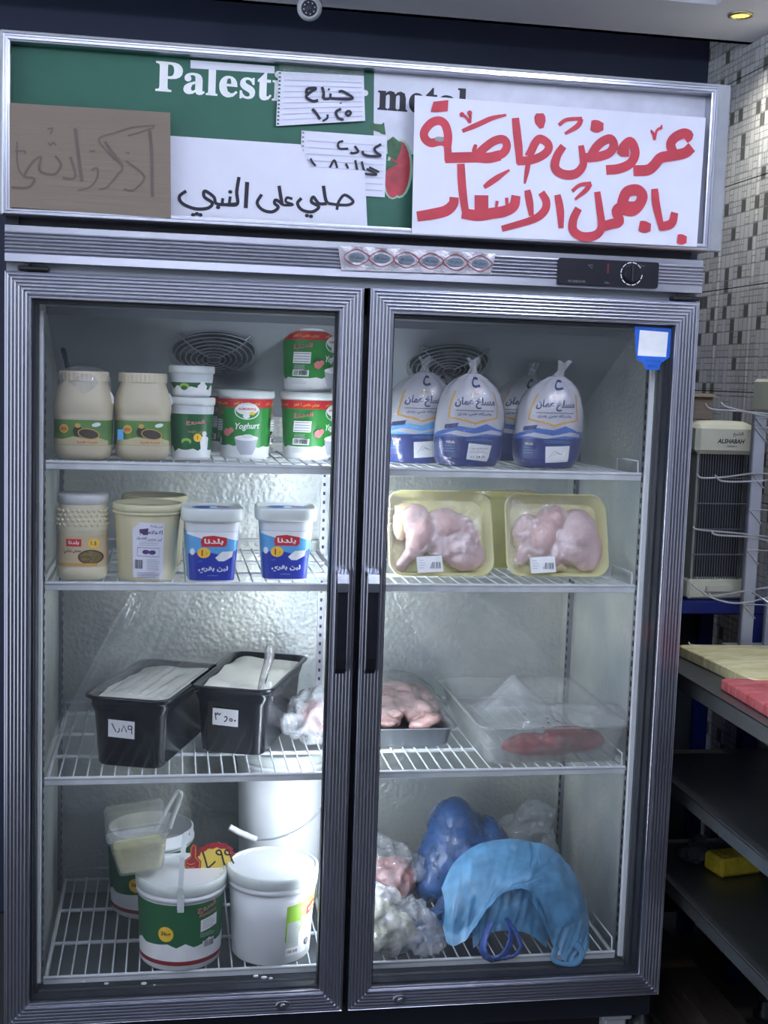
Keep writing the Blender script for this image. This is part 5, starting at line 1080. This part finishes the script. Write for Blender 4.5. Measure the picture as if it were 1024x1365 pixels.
# ------------------------------------------------------------------ right side: work table
t = thing('work_table', 'stainless steel work table with two undershelves beside the refrigerator', 'table', (1.4, -.3, 0))
DST = pm('dull_stainless', (112, 116, 116), .38, .85, .12, 8, bump=.04); XE = 1.242
for nm, z, th in (('tabletop', .80, .030), ('undershelf', .584, .026), ('undershelf', .388, .026)):
    b = MB(); b.box(XE, XW-.008, -1.25, .30, z-.004, z, b=.001); b.box(XE, XE+.0015, -1.25, .30, z-th, z-.001); b.box(XE, XE+.02, -1.25, .30, z-th-.001, z-th); b.box(XE, XW-.008, .2985, .30, z-th, z-.001)
    for y in (-.9, -.4, .05): b.box(XE+.02, XW-.02, y, y+.03, z-th, z-.004)
    build(nm, b, DST, t, True)
for x in (XE+.035, XW-.045):
    for y in (-1.2, .26): b = MB(); b.tube([(x, y, .04), (x, y, .798)], .019, 16); b.lathe([(.024, 0), (.024, .012), (.014, .02), (.012, .05)], 16, c=(x, y)); build('leg', b, DST, t, True)
def board(name, label, pts, z, th, mat):
    c0 = Vector((sum(p_[0] for p_ in pts)/4, sum(p_[1] for p_ in pts)/4, z)); t = thing(name, label, 'cutting board', c0)
    P_ = [(x-c0.x, y-c0.y) for x, y in pts]; Q = []
    for i in range(4):
        a, b_, c_ = Vector(P_[i-1]), Vector(P_[i]), Vector(P_[(i+1) % 4]); d1 = (a-b_).normalized()*.014; d2 = (c_-b_).normalized()*.014
        for j in range(5): u = j/4; Q.append(tuple((b_+d1)*(1-u)**2+b_*2*u*(1-u)+(b_+d2)*u*u))
    s_ = .985; b = MB(); b.loft([[(x*s_, y*s_, 0) for x, y in Q], [(x, y, .002) for x, y in Q], [(x, y, th-.002) for x, y in Q], [(x*s_, y*s_, th) for x, y in Q]], 0, False); build('board', b, mat, t); return t
def board_mat(name, c1, c2):
    m = pm(name, c1, .55, 0, .05); nt = m.node_tree; N = nt.nodes; L = nt.links; b = N['Principled BSDF']; tc = N.new('ShaderNodeTexCoord'); mp_ = N.new('ShaderNodeMapping'); mp_.inputs['Scale'].default_value = (9, 32, 9); mp_.inputs['Rotation'].default_value = (0, 0, .3)
    n = N.new('ShaderNodeTexNoise'); n.inputs['Scale'].default_value = 1.6; n.inputs['Detail'].default_value = 8; n.inputs['Roughness'].default_value = .7; L.new(tc.outputs['Object'], mp_.inputs[0]); L.new(mp_.outputs[0], n.inputs['Vector'])
    cr = N.new('ShaderNodeValToRGB'); cr.color_ramp.elements[0].position = .40; cr.color_ramp.elements[1].position = .62; cr.color_ramp.elements[0].color = rgb(*c1); cr.color_ramp.elements[1].color = rgb(*c2); L.new(n.outputs['Fac'], cr.inputs[0]); L.new(cr.outputs[0], b.inputs['Base Color'])
    bp = N.new('ShaderNodeBump'); bp.inputs['Strength'].default_value = .2; bp.inputs['Distance'].default_value = .003; L.new(n.outputs['Fac'], bp.inputs['Height']); L.new(bp.outputs[0], b.inputs['Normal']); return m
board('cutting_board', 'worn cream plastic cutting board at the back of the steel table', [(1.300, .245), (1.580, .235), (1.580, -.060), (1.322, -.050)], .8005, .022, board_mat('worn_cream_board', (226, 220, 176), (196, 184, 128)))
board('cutting_board', 'red scratched plastic cutting board in front of the cream one', [(1.268, -.030), (1.585, -.065), (1.585, -.46), (1.262, -.44)], .8005, .020, board_mat('worn_red_board', (168, 66, 70), (196, 112, 112)))
t = thing('sponge', 'yellow sponge on the lowest undershelf of the steel table', 'sponge', (1.392, .120, .389), (0, 0, R(12)))
b = MB(); b.box(-.050, .050, -.030, .030, 0, .038, b=.006); build('foam', b, pm('yellow_sponge', (196, 176, 44), .9, 0, .15, 60, bump=.5, bscale=200), t)
t = thing('dark_tool', 'dark metal tool lying on the lowest undershelf near the table front', 'tool', (1.43, -.06, .389), (0, 0, R(30)))
b = MB(); b.box(-.06, .03, -.006, .006, 0, .010, b=.003); build('tool_handle', b, DARK, t); b = MB(); b.box(.03, .10, -.015, .015, .002, .004, b=.001); build('tool_blade', b, STEEL, t)
t = thing('rag_heap', 'small dark crumpled rag beside the yellow sponge', 'rag', (1.335, .175, .389))
build('cloth', blob([((0, 0, .018), (.035, .028, .018), (0, 0, 0)), ((.01, .01, .035), (.016, .014, .016), (0, 0, 0))], .004, crumple(50, .008, None, 0, 3)), pm('grey_rag', (76, 80, 90), .8, 0, .2), t)
# wooden beam under the table, plank
t = thing('wooden_beam', 'dark brown squared timber lying on the floor under the steel table', 'timber', (1.36, .26, 0))
b = MB(); b.box(-.04, .045, -.28, .26, .0, .115, b=.004); build('beam', b, pm('dark_timber', (64, 52, 44), .8, 0, .35, 6, bump=.4, aniso=(6, 1, 12)), t)
t = thing('metal_pipe', 'pale metal pipe lying on the floor under the front of the table', 'pipe', (1.40, -.30, .018), (0, 0, R(8)))
b = MB(); b.tube([(0, -.30, 0), (0, .36, 0)], .018, 16); build('pipe', b, pm('pale_pipe', (190, 190, 182), .5), t)
# blue stand and grilled appliance
BLS = pm('blue_steel', (28, 44, 120), .4, .2, .1)
t = thing('blue_stand', 'dark blue steel stand behind the table carrying the grilled appliance', 'stand', (1.455, .50, 0))
b = MB(); b.box(-.120, .118, -.10, .20, .855, .885, b=.003); build('stand_top', b, BLS, t)
for x in (-.118, .080):
    for y in (-.098, .165): b = MB(); b.box(x, x+.036, y, y+.034, 0, .855, b=.002); build('leg', b, BLS, t)
b = MB(); b.box(-.08, .082, .185, .190, .05, .852); build('back_panel', b, pm('stand_grey', (52, 60, 66), .6), t)
t = thing('grille_appliance', 'cream upright appliance with a tall bar grille, standing on the blue stand', 'appliance', (1.458, .47, .887), (0, 0, R(3)))
CR_ = pm('appliance_cream', (218, 220, 198), .45, 0, .04)
b = MB(); b.box(-.072, .072, -.055, .055, 0, .044, b=.005); b.box(-.050, -.045, -.0, .0, 0, 0); base = build('base', b, CR_, t)
b = MB(); b.loft([[(x, y, z) for x, z in ((-.032, .018), (.032, .018), (.030, .030), (-.030, .030))] for y in (-.054, -.064)], 0, False); build('base_handle', b, pm('appliance_cream_light', (222, 222, 206), .4), base)
b = MB(); b.box(-.074, .074, -.060, .060, .318, .382, b=.009); b.loft([rx(.13, .10, .01, .381), rx(.10, .07, .01, .389)], 0, True); top = build('top_cap', b, CR_, t)
p = Print(lambda u, v, off: (u, -.060-off, v)); p.text('الشبح', .022, .362, .010, INK, .02, .024); p.text('ALSHABAH', .006, .347, .010, INK, .03, .064, 0, .25); p.lines(.010, .336, .026, .002, 2, INK, .0008); p.done('logo_print', top)
b = MB(); b.box(-.062, .062, -.02, .045, .042, .320); build('inner_core', b, pm('grille_dark', (40, 46, 56), .6), t)
for x in (-.066, .060): b = MB(); b.box(x, x+.006, -.05, .05, .042, .320, b=.001); build('side_post', b, pm('appliance_grey_green', (150, 156, 146), .5), t)
b = MB()
for i in range(20): x = -.058+i*.0061; b.tube([(x, -.050, .043), (x, -.050, .320)], .0012, 6)
gb = build('grille_bar', b, pm('grille_bar_grey', (128, 132, 138), .4, .6), t); gb['kind'] = 'stuff'
for z in (.098, .154, .210, .266): b = MB(); b.tube([(-.064, -.0515, z), (.064, -.0515, z)], .0016, 6); build('cross_bar', b, pm('grille_bar_grey', (128, 132, 138), .4, .6), t)
t = thing('cardboard_box', 'small brown cardboard box on the cream appliance, next to the refrigerator edge', 'box', (1.425, .50, 1.2785))
b = MB(); b.box(-.045, .022, -.03, .03, 0, .056, b=.001); build('carton', b, CARD, t)
b = MB(); b.quad((-.045, -.03, .056), (.022, -.03, .056), (.030, -.045, .049), (-.040, -.045, .049)); build('flap', b, CARD, t)
t = thing('clear_bottle', 'large clear plastic bottle beside the cream appliance, half behind the door frame', 'bottle', (1.360, .44, .887))
b = MB(); b.lathe([(.022, 0), (.027, .006), (.027, .05), (.025, .06), (.027, .07), (.027, .115), (.018, .135), (.010, .145), (.010, .158)], 28); build('bottle', b, PPCLEAR, t); b = MB(); b.lathe([(.0115, .156), (.0115, .170), (.010, .172)], 20); build('cap', b, LSKY, t)
# wire display stand
t = thing('wire_display_stand', 'galvanised display stand with bent wire arms in front of the cream appliance', 'display stand', (1.470, .290, .8))
GAL = pm('galvanised_steel', (178, 184, 196), .42, .6, .12, 14)
b = MB(); b.box(-.0135, .0135, -.008, .008, 0, .500, b=.002); build('post', b, GAL, t)
b = MB(); b.box(.052, .070, .015, .030, 0, .500, b=.002); build('post', b, GAL, t)
b = MB(); b.box(-.03, .085, -.03, .05, 0, .006, b=.002); build('foot_plate', b, GAL, t)
W_ = pm('bright_wire', (206, 210, 214), .3, .7)
Wl = lambda P_: [Vector(at(a, c_, Y))-Vector((1.470, .290, .8)) for a, c_, Y in P_]
for A_ in ([(940, 538, .24), (948, 545, .24), (985, 548, .25), (1030, 552, .27)], [(961, 536, .20), (968, 542, .20), (1000, 550, .22), (1030, 557, .25)],
           [(929, 632, .22), (936, 637, .22), (965, 636, .23), (1005, 631, .27), (1030, 632, .28)], [(953, 633, .19), (962, 641, .19), (990, 642, .21), (1030, 640, .25)],
           [(924, 702, .22), (932, 706, .22), (985, 711, .26), (1030, 716, .28)], [(948, 707, .18), (956, 713, .18), (1000, 716, .22), (1030, 722, .25)],
           [(923, 779, .20), (931, 785, .20), (950, 797, .20), (985, 804, .22), (1030, 795, .25)], [(945, 791, .22), (952, 795, .22), (985, 789, .25), (1030, 782, .28)], [(1003, 790, .26), (1012, 795, .24), (1030, 806, .22)], [(918, 856, .24), (924, 860, .24), (960, 861, .26), (1000, 862, .28)]):
    b = MB(); b.tube(smooth(Wl(A_), 6), .0019, 8); build('wire_arm', b, W_, t)
for z in (.49, .47, .375, .30, .215, .10): b = MB(); b.tube([(-.014, -.010, z), (.016, -.012, z), (.07, .010, z-.006)], .0014, 6); b.tube([(-.012, -.010, z-.002), (.014, -.011, z-.030)], .0014, 6); build('bracket_wire', b, W_, t)
t = thing('counter_device', 'cream boxy device with a navy oval badge at the right edge, above the display stand', 'device', (1.505, .29, 1.3015))
b = MB(); b.box(-.030, .085, -.035, .05, 0, .068, b=.006); bx_ = build('housing', b, CR_, t); b = MB(); b.box(-.024, .016, -.0365, -.034, .0605, .0635); build('slot', b, INK, bx_)
p = Print(lambda u, v, off: (u, -.035-off, v)); p.ell(.032, .030, .020, .016, LNAVY); p.ell(.032, .030, .013, .010, LWH); p.ell(.032, .030, .011, .008, LNAVY); p.done('oval_badge', bx_)
